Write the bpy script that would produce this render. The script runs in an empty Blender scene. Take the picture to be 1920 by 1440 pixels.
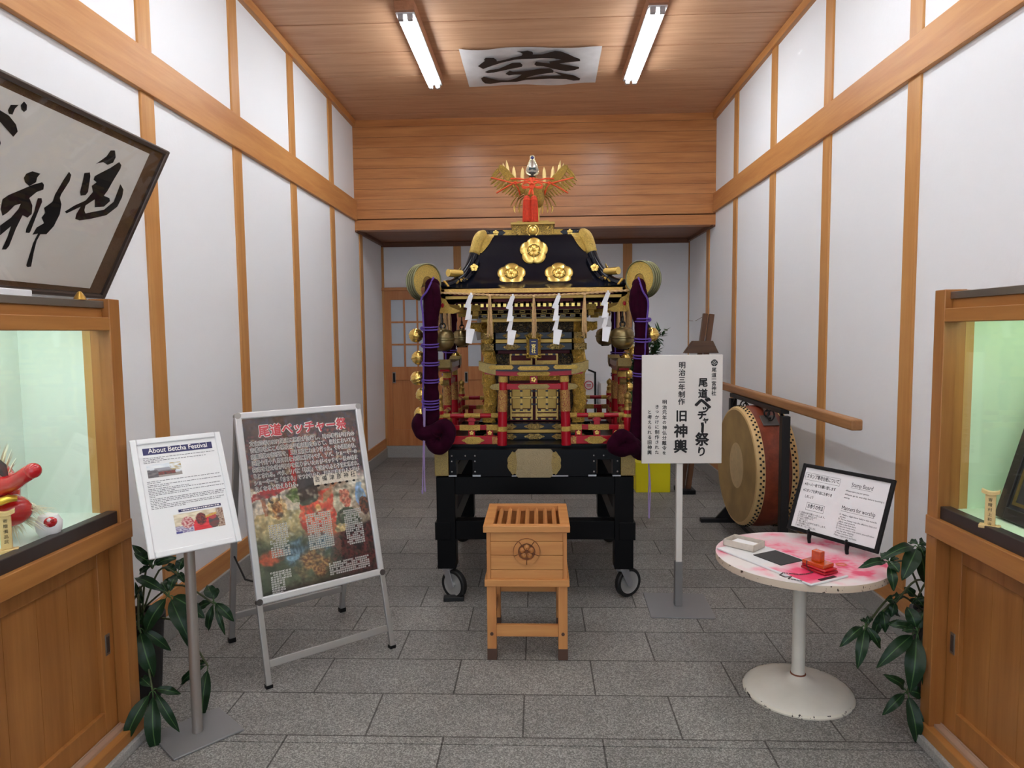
import bpy, math, random
from mathutils import Vector as V, Matrix as M, noise
random.seed(7)
SC = bpy.context.scene
COL = SC.collection
PI = math.pi
R = math.radians

# ------------------------------------------------------------------ camera
FPX, PITCH, YAW, ROLL, EYE = 1283.1, .0764, .0383, -.0102, 1.7
_f0 = V((-math.sin(YAW), math.cos(YAW), 0)); _r0 = V((math.cos(YAW), math.sin(YAW), 0)); _u0 = V((0, 0, 1))
_fw = _f0 * math.cos(PITCH) - _u0 * math.sin(PITCH)
_up = _f0 * math.sin(PITCH) + _u0 * math.cos(PITCH)
_rt = _r0 * math.cos(ROLL) + _up * math.sin(ROLL)
_up = _up * math.cos(ROLL) - _r0 * math.sin(ROLL)
CAMP = V((0, 0, EYE))
cd = bpy.data.cameras.new('camera'); cam = bpy.data.objects.new('camera', cd); COL.objects.link(cam)
cd.sensor_width = 36; cd.lens = 36 * FPX / 1920; cd.clip_start = .05
_mw = M((( _rt.x, _up.x, -_fw.x, 0), (_rt.y, _up.y, -_fw.y, 0), (_rt.z, _up.z, -_fw.z, EYE), (0, 0, 0, 1)))
cam.matrix_world = _mw
SC.camera = cam

def _ray(px, py):
    return _rt * ((px - 960) / FPX) - _up * ((py - 720) / FPX) + _fw
def at(px, py, Y):                       # survey point: where the sight line meets the plane Y = const
    d = _ray(px, py); return CAMP + d * (Y / d.y)
def atx(px, py, X):
    d = _ray(px, py); return CAMP + d * (X / d.x)
def atz(px, py, Z):
    d = _ray(px, py); return CAMP + d * ((Z - EYE) / d.z)

# ------------------------------------------------------------------ mesh builder
class MB:
    def __init__(s): s.v = []; s.f = []; s.m = []
    def add(s, vs, fs, mi=0, T=None):
        o = len(s.v)
        for p in vs:
            p = V(p); s.v.append(T @ p if T else p)
        for f in fs: s.f.append([i + o for i in f]); s.m.append(mi)
        return s
    def bx(s, x0, x1, y0, y1, z0, z1, mi=0, T=None):
        vs = [(x0,y0,z0),(x1,y0,z0),(x1,y1,z0),(x0,y1,z0),(x0,y0,z1),(x1,y0,z1),(x1,y1,z1),(x0,y1,z1)]
        return s.add(vs, [(0,3,2,1),(4,5,6,7),(0,1,5,4),(1,2,6,5),(2,3,7,6),(3,0,4,7)], mi, T)
    def cb(s, c, d, mi=0, T=None):
        return s.bx(c[0]-d[0]/2, c[0]+d[0]/2, c[1]-d[1]/2, c[1]+d[1]/2, c[2]-d[2]/2, c[2]+d[2]/2, mi, T)
    def bar(s, p, q, w, h, mi=0, up=(0,0,1)):          # box beam from p to q
        p = V(p); q = V(q); d = (q - p); L = d.length; d.normalize()
        a = d.cross(V(up)); 
        if a.length < 1e-5: a = d.cross(V((0,1,0)))
        a.normalize(); b = a.cross(d)
        T = M(((a.x,d.x,b.x,p.x),(a.y,d.y,b.y,p.y),(a.z,d.z,b.z,p.z),(0,0,0,1)))
        return s.bx(-w/2, w/2, 0, L, -h/2, h/2, mi, T)
    def tube(s, pts, r, n=8, mi=0, caps=True, closed=False, flat=1.0):
        pts = [V(p) for p in pts]; N = len(pts); o = len(s.v); prev = None
        rs = r if isinstance(r, (list, tuple)) else [r]*N
        for i, p in enumerate(pts):
            if closed: t = pts[(i+1) % N] - pts[i-1]
            else: t = pts[min(i+1, N-1)] - pts[max(i-1, 0)]
            if t.length < 1e-9: t = V((0,0,1))
            t.normalize()
            if prev is None:
                a = t.cross(V((0,0,1)))
                if a.length < .05: a = t.cross(V((1,0,0)))
            else: a = prev - t * prev.dot(t)
            a.normalize(); prev = a; b = t.cross(a)
            for k in range(n):
                w = 2*PI*k/n
                s.v.append(p + (a*math.cos(w) + b*math.sin(w)*flat) * rs[i])
        for i in range(N if closed else N-1):
            j = (i+1) % N
            for k in range(n):
                l = (k+1) % n
                s.f.append([o+i*n+k, o+i*n+l, o+j*n+l, o+j*n+k]); s.m.append(mi)
        if caps and not closed:
            s.f.append([o+k for k in range(n)][::-1]); s.m.append(mi)
            s.f.append([o+(N-1)*n+k for k in range(n)]); s.m.append(mi)
        return s
    def lathe(s, prof, n=20, T=None, mi=0, a0=0, a1=2*PI, cap=True):
        o = len(s.v); full = abs(a1-a0-2*PI) < 1e-6; K = n if full else n+1
        for r, z in prof:
            for k in range(K):
                w = a0 + (a1-a0)*k/n
                p = V((r*math.cos(w), r*math.sin(w), z)); s.v.append(T @ p if T else p)
        for i in range(len(prof)-1):
            for k in range(n):
                l = (k+1) % K
                s.f.append([o+i*K+k, o+i*K+l, o+(i+1)*K+l, o+(i+1)*K+k]); s.m.append(mi)
        if cap and full:
            if prof[0][0] > 1e-4: s.f.append([o+k for k in range(K)][::-1]); s.m.append(mi)
            if prof[-1][0] > 1e-4: s.f.append([o+(len(prof)-1)*K+k for k in range(K)]); s.m.append(mi)
        return s
    def ball(s, c, r, n=14, k=8, sc=(1,1,1), mi=0, T=None):
        prof = [(max(r*math.sin(PI*i/k), 1e-5), -r*math.cos(PI*i/k)) for i in range(k+1)]
        X = M.Translation(V(c)) @ M.Diagonal((sc[0], sc[1], sc[2], 1))
        return s.lathe(prof, n, (T @ X) if T else X, mi, cap=False)
    def prism(s, poly, y0, y1, T=None, mi=0, front_only=False):   # polygon in (x, z) swept along y
        n = len(poly); vs = [(p[0], y0, p[1]) for p in poly] + [(p[0], y1, p[1]) for p in poly]
        fs = [list(range(n))]
        if not front_only:
            fs.append([n+i for i in range(n)][::-1])
            fs += [[i, i+n, (i+1) % n + n, (i+1) % n] for i in range(n)]
        return s.add(vs, fs, mi, T)
    def grid(s, f, nu, nv, mi=0):
        o = len(s.v)
        for i in range(nu+1):
            for j in range(nv+1): s.v.append(V(f(i/nu, j/nv)))
        for i in range(nu):
            for j in range(nv):
                a = o+i*(nv+1)+j
                s.f.append([a, a+nv+1, a+nv+2, a+1]); s.m.append(mi)
        return s
    def torus(s, c, Rr, r, T=None, n=20, k=8, mi=0, a0=0, a1=2*PI):
        full = abs(a1-a0-2*PI) < 1e-6
        pts = [V((Rr*math.cos(a0+(a1-a0)*i/n), 0, Rr*math.sin(a0+(a1-a0)*i/n))) for i in range(n if full else n+1)]
        pts = [V(c) + (T @ p if T else p) for p in pts]
        return s.tube(pts, r, k, mi, closed=full)

def obj(name, b, mats, parent=None, smooth=35, bevel=0, loc=None, rot=None, seg=2):
    me = bpy.data.meshes.new(name)
    me.from_pydata([tuple(v) for v in b.v], [], b.f)
    for m_ in (mats if isinstance(mats, (list, tuple)) else [mats]): me.materials.append(m_)
    me.polygons.foreach_set('material_index', b.m)
    if smooth:
        me.polygons.foreach_set('use_smooth', [True]*len(me.polygons))
        me.set_sharp_from_angle(angle=R(smooth))
    me.update()
    o = bpy.data.objects.new(name, me); COL.objects.link(o)
    if parent: o.parent = parent
    if loc: o.location = loc
    if rot: o.rotation_euler = rot
    if bevel:
        mo = o.modifiers.new('bevel', 'BEVEL'); mo.width = bevel; mo.segments = seg; mo.limit_method = 'ANGLE'; mo.angle_limit = R(40)
        mo.harden_normals = False
    return o
def tag(o, label, cat, group=None, kind=None):
    o['label'] = label; o['category'] = cat
    if group: o['group'] = group
    if kind: o['kind'] = kind
    return o
def thing(name, label, cat, loc=(0,0,0), rz=0, group=None):
    o = bpy.data.objects.new(name, None); COL.objects.link(o)
    o.empty_display_size = .1
    o.location = loc; o.rotation_euler = (0, 0, rz)
    return tag(o, label, cat, group)
def struct(name, b, mats, bevel=0, smooth=35):
    o = obj(name, b, mats, None, smooth, bevel); o['kind'] = 'structure'; return o
def kids(o): return [c for c in COL.objects if c.parent == o]
def dup(root, loc=None, rz=None, label=None, group=None):
    r = root.copy(); COL.objects.link(r)
    if loc is not None: r.location = loc
    if rz is not None: r.rotation_euler = (0, 0, rz)
    if label: r['label'] = label
    if group: r['group'] = group
    for ch in kids(root):
        c = ch.copy(); COL.objects.link(c); c.parent = r
        for g in kids(ch):
            d = g.copy(); COL.objects.link(d); d.parent = c
    return r
def dup_part(o, parent, rot=None, loc=None):
    c = o.copy(); COL.objects.link(c); c.parent = parent
    if rot is not None: c.rotation_euler = rot
    if loc is not None: c.location = loc
    for g in kids(o):
        d = g.copy(); COL.objects.link(d); d.parent = c
    return c

# ------------------------------------------------------------------ text
_tc = {}
def glyph(s, size=1.0, bold=0.0, align='LEFT', line=1.0, res=3):
    if bold > 0:
        vs, fs = glyph(s, size, 0, align, line, res); n = len(vs); k = 6 if bold > .03*size else 4
        V2 = list(vs); F2 = list(fs)
        for i in range(k):
            d = V((bold*math.cos(2*PI*i/k+.4), bold*math.sin(2*PI*i/k+.4), .00002*(i+1))); o = len(V2)
            V2 += [v + d for v in vs]; F2 += [[q + o for q in f] for f in fs]
        return V2, F2
    key = (s, size, bold, align, line)
    if key in _tc: return _tc[key]
    cu = bpy.data.curves.new('t', 'FONT'); cu.body = s; cu.size = size; cu.offset = bold; cu.resolution_u = res
    cu.align_x = align; cu.space_line = line
    o = bpy.data.objects.new('t', cu); COL.objects.link(o)
    dg = bpy.context.evaluated_depsgraph_get(); dg.update()
    me = bpy.data.meshes.new_from_object(o.evaluated_get(dg))
    out = ([v.co.copy() for v in me.vertices], [list(p.vertices) for p in me.polygons])
    bpy.data.objects.remove(o); bpy.data.curves.remove(cu); bpy.data.meshes.remove(me)
    _tc[key] = out
    return out
def put_text(b, s, T, size, bold=0.0, align='LEFT', line=1.0, mi=0, fit=None):
    vs, fs = glyph(s, size, bold, align, line)
    if fit and vs:
        w = max(v.x for v in vs) - min(v.x for v in vs)
        k = fit / w if w > 0 else 1
        vs = [V((v.x*k, v.y, v.z)) for v in vs]
    b.add(vs, fs, mi, T)
def frame_T(c, e, u):             # plane frame: x = e, y = u, z = normal towards the viewer
    e = V(e).normalized(); u = V(u).normalized(); n = e.cross(u)
    return M(((e.x,u.x,n.x,c[0]),(e.y,u.y,n.y,c[1]),(e.z,u.z,n.z,c[2]),(0,0,0,1)))

# ------------------------------------------------------------------ materials
def s2l(c):
    return tuple(((x/255)/12.92 if x/255 <= .04045 else ((x/255+.055)/1.055)**2.4) for x in c)
def base(name):
    m = bpy.data.materials.new(name); m.use_nodes = True
    nt = m.node_tree; return m, nt, nt.nodes['Principled BSDF']
def mat(name, rgb, rough=.5, metal=0, coat=0, spec=None, emit=None, estr=0, sheen=0, bump=0, bscale=80, noise_amt=0, nscale=6):
    m, nt, p = base(name); L = nt.links
    c = s2l(rgb)
    p.inputs['Base Color'].default_value = (*c, 1); p.inputs['Roughness'].default_value = rough
    p.inputs['Metallic'].default_value = metal; p.inputs['Coat Weight'].default_value = coat; p.inputs['Coat Roughness'].default_value = .08
    if spec is not None: p.inputs['Specular IOR Level'].default_value = spec
    if sheen: p.inputs['Sheen Weight'].default_value = sheen; p.inputs['Sheen Roughness'].default_value = .4; p.inputs['Sheen Tint'].default_value = (.6,.3,.5,1)
    if emit: p.inputs['Emission Color'].default_value = (*emit, 1); p.inputs['Emission Strength'].default_value = estr
    if bump or noise_amt:
        tc = nt.nodes.new('ShaderNodeTexCoord')
    if bump:
        nz = nt.nodes.new('ShaderNodeTexNoise'); nz.inputs['Scale'].default_value = bscale; nz.inputs['Detail'].default_value = 4
        bp = nt.nodes.new('ShaderNodeBump'); bp.inputs['Strength'].default_value = bump; bp.inputs['Distance'].default_value = .01
        L.new(tc.outputs['Object'], nz.inputs['Vector']); L.new(nz.outputs['Fac'], bp.inputs['Height']); L.new(bp.outputs['Normal'], p.inputs['Normal'])
    if noise_amt:
        n2 = nt.nodes.new('ShaderNodeTexNoise'); n2.inputs['Scale'].default_value = nscale; n2.inputs['Detail'].default_value = 5
        mx = nt.nodes.new('ShaderNodeMix'); mx.data_type = 'RGBA'
        mx.inputs['A'].default_value = (*c, 1); mx.inputs['B'].default_value = (*[x*(1-noise_amt) for x in c], 1)
        L.new(tc.outputs['Object'], n2.inputs['Vector'])
        rp = nt.nodes.new('ShaderNodeMapRange'); rp.inputs['From Min'].default_value = .35; rp.inputs['From Max'].default_value = .7
        L.new(n2.outputs['Fac'], rp.inputs['Value']); L.new(rp.outputs['Result'], mx.inputs['Factor']); L.new(mx.outputs['Result'], p.inputs['Base Color'])
    return m
def wood(name, light, dark, axis='Z', rough=.45, sc=1.0, contrast=1.0):
    m, nt, p = base(name); L = nt.links; N = nt.nodes.new
    tc = N('ShaderNodeTexCoord'); mp = N('ShaderNodeMapping')
    k = {'X': (.6, 9, 9), 'Y': (9, .6, 9), 'Z': (9, 9, .6)}[axis]
    mp.inputs['Scale'].default_value = [x*sc for x in k]
    L.new(tc.outputs['Object'], mp.inputs['Vector'])
    n1 = N('ShaderNodeTexNoise'); n1.inputs['Scale'].default_value = 1.6; n1.inputs['Detail'].default_value = 5; n1.inputs['Distortion'].default_value = .6
    L.new(mp.outputs['Vector'], n1.inputs['Vector'])
    n2 = N('ShaderNodeTexNoise'); n2.inputs['Scale'].default_value = 9; n2.inputs['Detail'].default_value = 4
    L.new(mp.outputs['Vector'], n2.inputs['Vector'])
    ad = N('ShaderNodeMath'); ad.operation = 'MULTIPLY_ADD'; ad.inputs[1].default_value = .35; 
    L.new(n2.outputs['Fac'], ad.inputs[0]); L.new(n1.outputs['Fac'], ad.inputs[2])
    rp = N('ShaderNodeMapRange'); rp.inputs['From Min'].default_value = .72 - .22/contrast; rp.inputs['From Max'].default_value = .72 + .22/contrast
    L.new(ad.outputs['Value'], rp.inputs['Value'])
    mx = N('ShaderNodeMix'); mx.data_type = 'RGBA'
    mx.inputs['A'].default_value = (*s2l(light), 1); mx.inputs['B'].default_value = (*s2l(dark), 1)
    L.new(rp.outputs['Result'], mx.inputs['Factor']); L.new(mx.outputs['Result'], p.inputs['Base Color'])
    p.inputs['Roughness'].default_value = rough
    bp = N('ShaderNodeBump'); bp.inputs['Strength'].default_value = .08; bp.inputs['Distance'].default_value = .004
    L.new(ad.outputs['Value'], bp.inputs['Height']); L.new(bp.outputs['Normal'], p.inputs['Normal'])
    return m
def filigree(name, gold, dark, scale=60, thr=.5, rough=.35, bump=.7, metal=.85, soft=.06):
    """chased metal: scrolling raised pattern over a dark ground"""
    m, nt, p = base(name); L = nt.links; N = nt.nodes.new
    tc = N('ShaderNodeTexCoord')
    nz = N('ShaderNodeTexNoise'); nz.inputs['Scale'].default_value = scale*.4; nz.inputs['Detail'].default_value = 1; nz.inputs['Distortion'].default_value = 2.2
    L.new(tc.outputs['Object'], nz.inputs['Vector'])
    wv = N('ShaderNodeMath'); wv.operation = 'PINGPONG'; wv.inputs[1].default_value = .5
    ml = N('ShaderNodeMath'); ml.operation = 'MULTIPLY'; ml.inputs[1].default_value = 6
    L.new(nz.outputs['Fac'], ml.inputs[0]); L.new(ml.outputs[0], wv.inputs[0])
    d2 = N('ShaderNodeMath'); d2.operation = 'MULTIPLY'; d2.inputs[1].default_value = 2; L.new(wv.outputs[0], d2.inputs[0])
    rp = N('ShaderNodeMapRange'); rp.inputs['From Min'].default_value = thr-soft; rp.inputs['From Max'].default_value = thr+soft
    L.new(d2.outputs[0], rp.inputs['Value'])
    mx = N('ShaderNodeMix'); mx.data_type = 'RGBA'
    mx.inputs['A'].default_value = (*s2l(dark), 1); mx.inputs['B'].default_value = (*s2l(gold), 1)
    L.new(rp.outputs['Result'], mx.inputs['Factor']); L.new(mx.outputs['Result'], p.inputs['Base Color'])
    mm = N('ShaderNodeMath'); mm.operation = 'MULTIPLY'; mm.inputs[1].default_value = metal
    L.new(rp.outputs['Result'], mm.inputs[0]); L.new(mm.outputs[0], p.inputs['Metallic'])
    p.inputs['Roughness'].default_value = rough
    bp = N('ShaderNodeBump'); bp.inputs['Strength'].default_value = bump; bp.inputs['Distance'].default_value = .004
    L.new(d2.outputs[0], bp.inputs['Height']); L.new(bp.outputs['Normal'], p.inputs['Normal'])
    return m
def glassmat(name, tint=(1,1,1), refl=1.0):
    m = bpy.data.materials.new(name); m.use_nodes = True; nt = m.node_tree; N = nt.nodes.new; L = nt.links
    nt.nodes.remove(nt.nodes['Principled BSDF']); out = nt.nodes['Material Output']
    tr = N('ShaderNodeBsdfTransparent'); tr.inputs['Color'].default_value = (*tint, 1)
    gl = N('ShaderNodeBsdfGlossy'); gl.inputs['Roughness'].default_value = .02
    lw = N('ShaderNodeLayerWeight'); lw.inputs['Blend'].default_value = .5
    pw_ = N('ShaderNodeMath'); pw_.operation = 'POWER'; pw_.inputs[1].default_value = 5; L.new(lw.outputs['Facing'], pw_.inputs[0])
    k = N('ShaderNodeMath'); k.operation = 'MULTIPLY_ADD'; k.inputs[1].default_value = .9*refl; k.inputs[2].default_value = .03*refl; L.new(pw_.outputs[0], k.inputs[0])
    mx = N('ShaderNodeMixShader'); L.new(k.outputs[0], mx.inputs[0]); L.new(tr.outputs[0], mx.inputs[1]); L.new(gl.outputs[0], mx.inputs[2])
    L.new(mx.outputs[0], out.inputs['Surface'])
    return m
def colmat(name, rough=.5, coat=0):
    m, nt, p = base(name)
    a = nt.nodes.new('ShaderNodeAttribute'); a.attribute_name = 'Col'
    nt.links.new(a.outputs['Color'], p.inputs['Base Color']); p.inputs['Roughness'].default_value = rough
    p.inputs['Coat Weight'].default_value = coat; p.inputs['Coat Roughness'].default_value = .05
    return m
def picture(name, w, h, nx, ny, fn, m, parent, T):     # printed sheet: coloured by fn(u, v) with u right, v down
    b = MB(); b.grid(lambda i, j: T @ V(((i-.5)*w, (.5-j)*h, 0)), nx, ny)
    o = obj(name, b, m, parent, smooth=0)
    at_ = o.data.color_attributes.new('Col', 'FLOAT_COLOR', 'POINT')
    data = []
    for i in range(nx+1):
        for j in range(ny+1): data += [*s2l(fn(i/nx, j/ny)), 1]
    at_.data.foreach_set('color', data)
    # grid winding faces along +normal
    return o

PLASTER = mat('plaster', (240,241,244), .85, bump=.12, bscale=30)
WOOD_Z = wood('hinoki_upright', (206,150,88), (188,126,64), 'Z')
WOOD_Y = wood('hinoki_beam', (206,147,86), (184,119,62), 'Y')
WOOD_X = wood('hinoki_board', (204,140,84), (170,106,58), 'X', rough=.3)
CEILW = wood('ceiling_board', (214,170,134), (190,140,106), 'X', rough=.5, sc=1.3)
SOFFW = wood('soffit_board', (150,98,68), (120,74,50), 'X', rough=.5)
DARKW = wood('dark_trim', (120,74,48), (96,56,36), 'X')
CABW = wood('cabinet_wood', (170,114,58), (142,88,40), 'Z', rough=.4)
CABWY = wood('cabinet_rail_wood', (176,120,62), (150,94,44), 'Y', rough=.4)
DOORW = wood('door_wood', (196,132,78), (172,104,56), 'Z', rough=.45)
DOORX = wood('door_rail_wood', (198,134,80), (176,108,60), 'X', rough=.45)
BOXW = wood('box_wood', (212,152,90), (190,122,66), 'X', rough=.5)
BOXWZ = wood('box_leg_wood', (208,146,86), (186,118,64), 'Z', rough=.5)
BOXWY = wood('box_side_wood', (208,146,86), (186,118,64), 'Y', rough=.5)
GRANITE = mat('granite_skirting', (172,171,168), .6, noise_amt=.35, nscale=160)
STEEL = mat('brushed_steel', (150,146,142), .35, .9)
ALU = mat('anodised_aluminium', (214,214,216), .38, .35)
ALUD = mat('dull_aluminium', (170,168,166), .4, .5)
GREYM = mat('grey_steel_plate', (140,140,142), .5, .4)
BLACKP = mat('black_plastic', (18,18,20), .45, spec=.25)
INK = mat('black_ink', (16,15,17), .6)
PAPER = mat('white_paper', (232,231,232), .7)
WHITEP = mat('white_paint', (226,222,216), .45)
WHITEM = mat('white_metal', (228,228,230), .35)
TUBE = mat('lit_tube', (255,255,255), .4, emit=(.90,.96,1.0), estr=13.5)
GLASS = glassmat('window_glass')
FROST = mat('frosted_glass', (190,198,208), .35)
# ================================================================== SETTING
XL, XR, HC, YF, ZF, YB, ZS = -2.092, 2.01, 4.112, 7.91, 2.88, 9.23, 2.905
Y0 = -2.6
_tn = [0]
def trim(b, m, bevel=.004):
    _tn[0] += 1; return struct('trim_%d' % _tn[0], b, m, bevel)

def floor_mat():
    m, nt, p = base('granite_paving'); L = nt.links; N = nt.nodes.new
    tc = N('ShaderNodeTexCoord'); mp = N('ShaderNodeMapping')
    mp.inputs['Location'].default_value = (-.925+.3335+66.7, -3.09+34.1, 0)
    L.new(tc.outputs['Object'], mp.inputs['Vector'])
    br = N('ShaderNodeTexBrick'); br.inputs['Scale'].default_value = 1; br.inputs['Brick Width'].default_value = .667; br.inputs['Row Height'].default_value = .341
    br.inputs['Mortar Size'].default_value = .0040; br.inputs['Mortar Smooth'].default_value = .1; br.inputs['Bias'].default_value = 0
    br.inputs['Color1'].default_value = (.86,.86,.86,1); br.inputs['Color2'].default_value = (1.06,1.05,1.04,1); br.inputs['Mortar'].default_value = (.26,.25,.24,1)
    L.new(mp.outputs['Vector'], br.inputs['Vector'])
    n1 = N('ShaderNodeTexVoronoi'); n1.inputs['Scale'].default_value = 215; n1s = N('ShaderNodeSeparateColor'); L.new(n1.outputs['Color'], n1s.inputs[0])
    L.new(tc.outputs['Object'], n1.inputs['Vector'])
    r1 = N('ShaderNodeValToRGB'); e = r1.color_ramp.elements
    e[0].position = .05; e[0].color = (*s2l((104,103,100)), 1); e[1].position = .97; e[1].color = (*s2l((178,176,172)), 1)
    x = e.new(.5); x.color = (*s2l((134,132,129)), 1)
    L.new(n1s.outputs[0], r1.inputs['Fac'])
    n2 = N('ShaderNodeTexNoise'); n2.inputs['Scale'].default_value = 2.2; n2.inputs['Detail'].default_value = 6; n2.inputs['Roughness'].default_value = .6
    L.new(tc.outputs['Object'], n2.inputs['Vector'])
    r2 = N('ShaderNodeMapRange'); r2.inputs['From Min'].default_value = .35; r2.inputs['From Max'].default_value = .7; r2.inputs['To Min'].default_value = 1.05; r2.inputs['To Max'].default_value = .78
    L.new(n2.outputs['Fac'], r2.inputs['Value'])
    m1 = N('ShaderNodeMix'); m1.data_type = 'RGBA'; m1.blend_type = 'MULTIPLY'; m1.inputs['Factor'].default_value = 1
    L.new(r1.outputs['Color'], m1.inputs['A']); L.new(br.outputs['Color'], m1.inputs['B'])
    m2 = N('ShaderNodeMix'); m2.data_type = 'RGBA'; m2.blend_type = 'MULTIPLY'; m2.inputs['Factor'].default_value = 1
    L.new(m1.outputs['Result'], m2.inputs['A']); L.new(r2.outputs['Result'], m2.inputs['B'])
    L.new(m2.outputs['Result'], p.inputs['Base Color']); p.inputs['Roughness'].default_value = .62
    iv = N('ShaderNodeMath'); iv.operation = 'MULTIPLY_ADD'; iv.inputs[1].default_value = -.5; L.new(br.outputs['Fac'], iv.inputs[0])
    sp = N('ShaderNodeMath'); sp.operation = 'MULTIPLY'; sp.inputs[1].default_value = .25; L.new(n1s.outputs[0], sp.inputs[0]); L.new(sp.outputs[0], iv.inputs[2])
    bp = N('ShaderNodeBump'); bp.inputs['Strength'].default_value = .35; bp.inputs['Distance'].default_value = .004
    L.new(iv.outputs[0], bp.inputs['Height']); L.new(bp.outputs['Normal'], p.inputs['Normal'])
    return m
FLOOR = floor_mat()
b = MB(); b.bx(-2.5, 2.4, -4, 2.694, -.12, 0); b.bx(-2.5, 2.4, 2.70, 9.5, -.12, 0); b.bx(-2.5, 2.4, 2.68, 2.72, -.12, -.006)
struct('floor', b, FLOOR, smooth=0)
b = MB(); b.bx(-1.62, -.53, 2.31, 2.492, 0, .018)
trim(b, wood('mat_wood', (150,100,62), (122,78,46), 'X'))
for nm, x0, x1 in (('wall_left', XL-.15, XL), ('wall_right', XR, XR+.15)):
    b = MB(); b.bx(x0, x1, Y0, YB+.2, -.1, HC+.1); struct(nm, b, PLASTER)
b = MB(); b.bx(XL-.15, XR+.15, YB, YB+.15, -.1, ZS+.5); struct('wall_back', b, PLASTER)
GAP = mat('board_gap', (74,44,28), .8)
# ceiling boards run across the hall, grooves every .55 m
b = MB(); y = 5.502 - .555*12
while y < YF+.1:
    b.bx(XL-.1, XR+.1, max(y+.007, Y0), min(y+.548, YF+.12), HC, HC+.03); y += .555
b.bx(XL-.1, XR+.1, Y0, YF+.12, HC+.006, HC+.08, 1)
struct('ceiling', b, [CEILW, GAP], smooth=0)
# boarded wall dropping from the ceiling above the shrine
b = MB(); z = ZF+.115; b.bx(XL, XR, YF-.004, YF+.15, ZF, ZF+.112)
while z < HC:
    b.bx(XL, XR, YF, YF+.12, z, min(z+.1125, HC)); z += .1155
b.bx(XL, XR, YF+.004, YF+.15, ZF+.05, HC, 1)
struct('wall_upper', b, [WOOD_X, GAP], smooth=0)
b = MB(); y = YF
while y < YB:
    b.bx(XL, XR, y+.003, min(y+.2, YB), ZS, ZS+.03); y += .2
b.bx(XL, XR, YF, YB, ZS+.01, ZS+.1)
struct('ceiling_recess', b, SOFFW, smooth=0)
# ---- timber posts, beams, mouldings
for k in range(-5, 5):
    y = 3.632+1.109*k
    b = MB(); b.bx(XL-.02, XL+.014, y, y+.126, .14, HC); trim(b, WOOD_Z)
    y = 3.744+1.1*k
    b = MB(); b.bx(XR-.014, XR+.02, y, y+.123, .14, HC); trim(b, WOOD_Z)
b = MB(); b.bx(XL-.02, XL+.03, Y0, YF, 2.985, 3.215); trim(b, WOOD_Y)
b = MB(); b.bx(XR-.03, XR+.02, Y0, YF, 3.015, 3.225); trim(b, WOOD_Y)
b = MB(); b.bx(XL-.02, XL+.04, Y0, YF, HC-.07, HC); trim(b, WOOD_Y)
b = MB(); b.bx(XR-.04, XR+.02, Y0, YF, HC-.07, HC); trim(b, WOOD_Y)
b = MB(); b.bx(XL-.02, XL+.03, YF, YB, ZS-.045, ZS); trim(b, DARKW)
b = MB(); b.bx(XR-.03, XR+.02, YF, YB, ZS-.045, ZS); trim(b, DARKW)
b = MB(); b.bx(XL, XR, YB-.03, YB, ZS-.06, ZS); trim(b, DARKW)
b = MB(); b.bx(XL, XL+.03, YB-.025, YB, .16, ZS-.06); trim(b, WOOD_Z)
b = MB(); b.bx(XR-.012, XR, YB-.025, YB, .16, ZS-.06); trim(b, WOOD_Z)
for s, x in ((1, XL), (-1, XR)):
    nm = 'left' if s > 0 else 'right'
    b = MB(); b.bx(min(x, x+s*.016), max(x, x+s*.016), 2.8, YB-.03, .135, .262); o = struct('baseboard_'+nm, b, WOOD_Y, .003)
    b = MB(); b.bx(min(x, x+s*.032), max(x, x+s*.032), 2.8, YB, 0, .137); trim(b, GRANITE)
b = MB(); b.bx(XL, XR, YB-.05, YB, 0, .16); struct('baseboard_back', b, GRANITE, .003)
# back wall: lintel, short post above the doors, full post on the other side
b = MB(); b.bx(XL, .16, YB-.05, YB, 2.262, 2.306); trim(b, DOORX)
b = MB(); b.bx(-1.119, -1.019, YB-.02, YB, 2.306, ZS-.06); trim(b, WOOD_Z)
b = MB(); b.bx(1.136, 1.256, YB-.02, YB, .16, ZS-.06); trim(b, WOOD_Z)
b = MB(); b.bx(.08, .16, YB-.05, YB, .16, 2.262); trim(b, DOORW)
# sliding doors with twelve panes
def sliding_door(name, x0, x1, yy, handle_x):
    d = bpy.data.objects.new(name, None); COL.objects.link(d); d['kind'] = 'structure'
    z0, z1 = .162, 2.262; st = .085
    b = MB()
    b.bx(x0, x0+st, yy-.035, yy, z0, z1); b.bx(x1-st, x1, yy-.035, yy, z0, z1)
    b.bx(x0+st, x1-st, yy-.034, yy, z1-.12, z1); b.bx(x0+st, x1-st, yy-.034, yy, 1.06, 1.24); b.bx(x0+st, x1-st, yy-.034, yy, z0, z0+.22)
    px0, px1, pz0, pz1 = x0+st, x1-st, 1.24, z1-.12
    for i in (1, 2, 3, 4):
        xx = px0+(px1-px0)*i/5; b.bx(xx-.012, xx+.012, yy-.03, yy-.004, pz0, pz1)
    for i in (1, 2):
        zz = pz0+(pz1-pz0)*i/3; b.bx(px0, px1, yy-.029, yy-.005, zz-.012, zz+.012)
    obj('door_frame', b, DOORW, d, bevel=.002)
    b = MB(); b.bx(px0, px1, yy-.018, yy-.012, z0+.22, 1.06); obj('lower_panel', b, DOORW, d)
    b = MB(); b.bx(px0, px1, yy-.019, yy-.014, pz0, pz1); obj('pane', b, FROST, d)
    b = MB(); b.bx(handle_x-.022, handle_x+.022, yy-.038, yy-.034, 1.02, 1.17); b.bx(handle_x-.014, handle_x+.014, yy-.04, yy-.037, 1.035, 1.155, 1)
    obj('recessed_pull', b, [STEEL, BLACKP], d, bevel=.001)
    return d
sliding_door('door_1', -2.06, -1.0, YB-.004, -1.95)
sliding_door('door_2', -1.02, .08, YB-.045, -.965)
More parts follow.
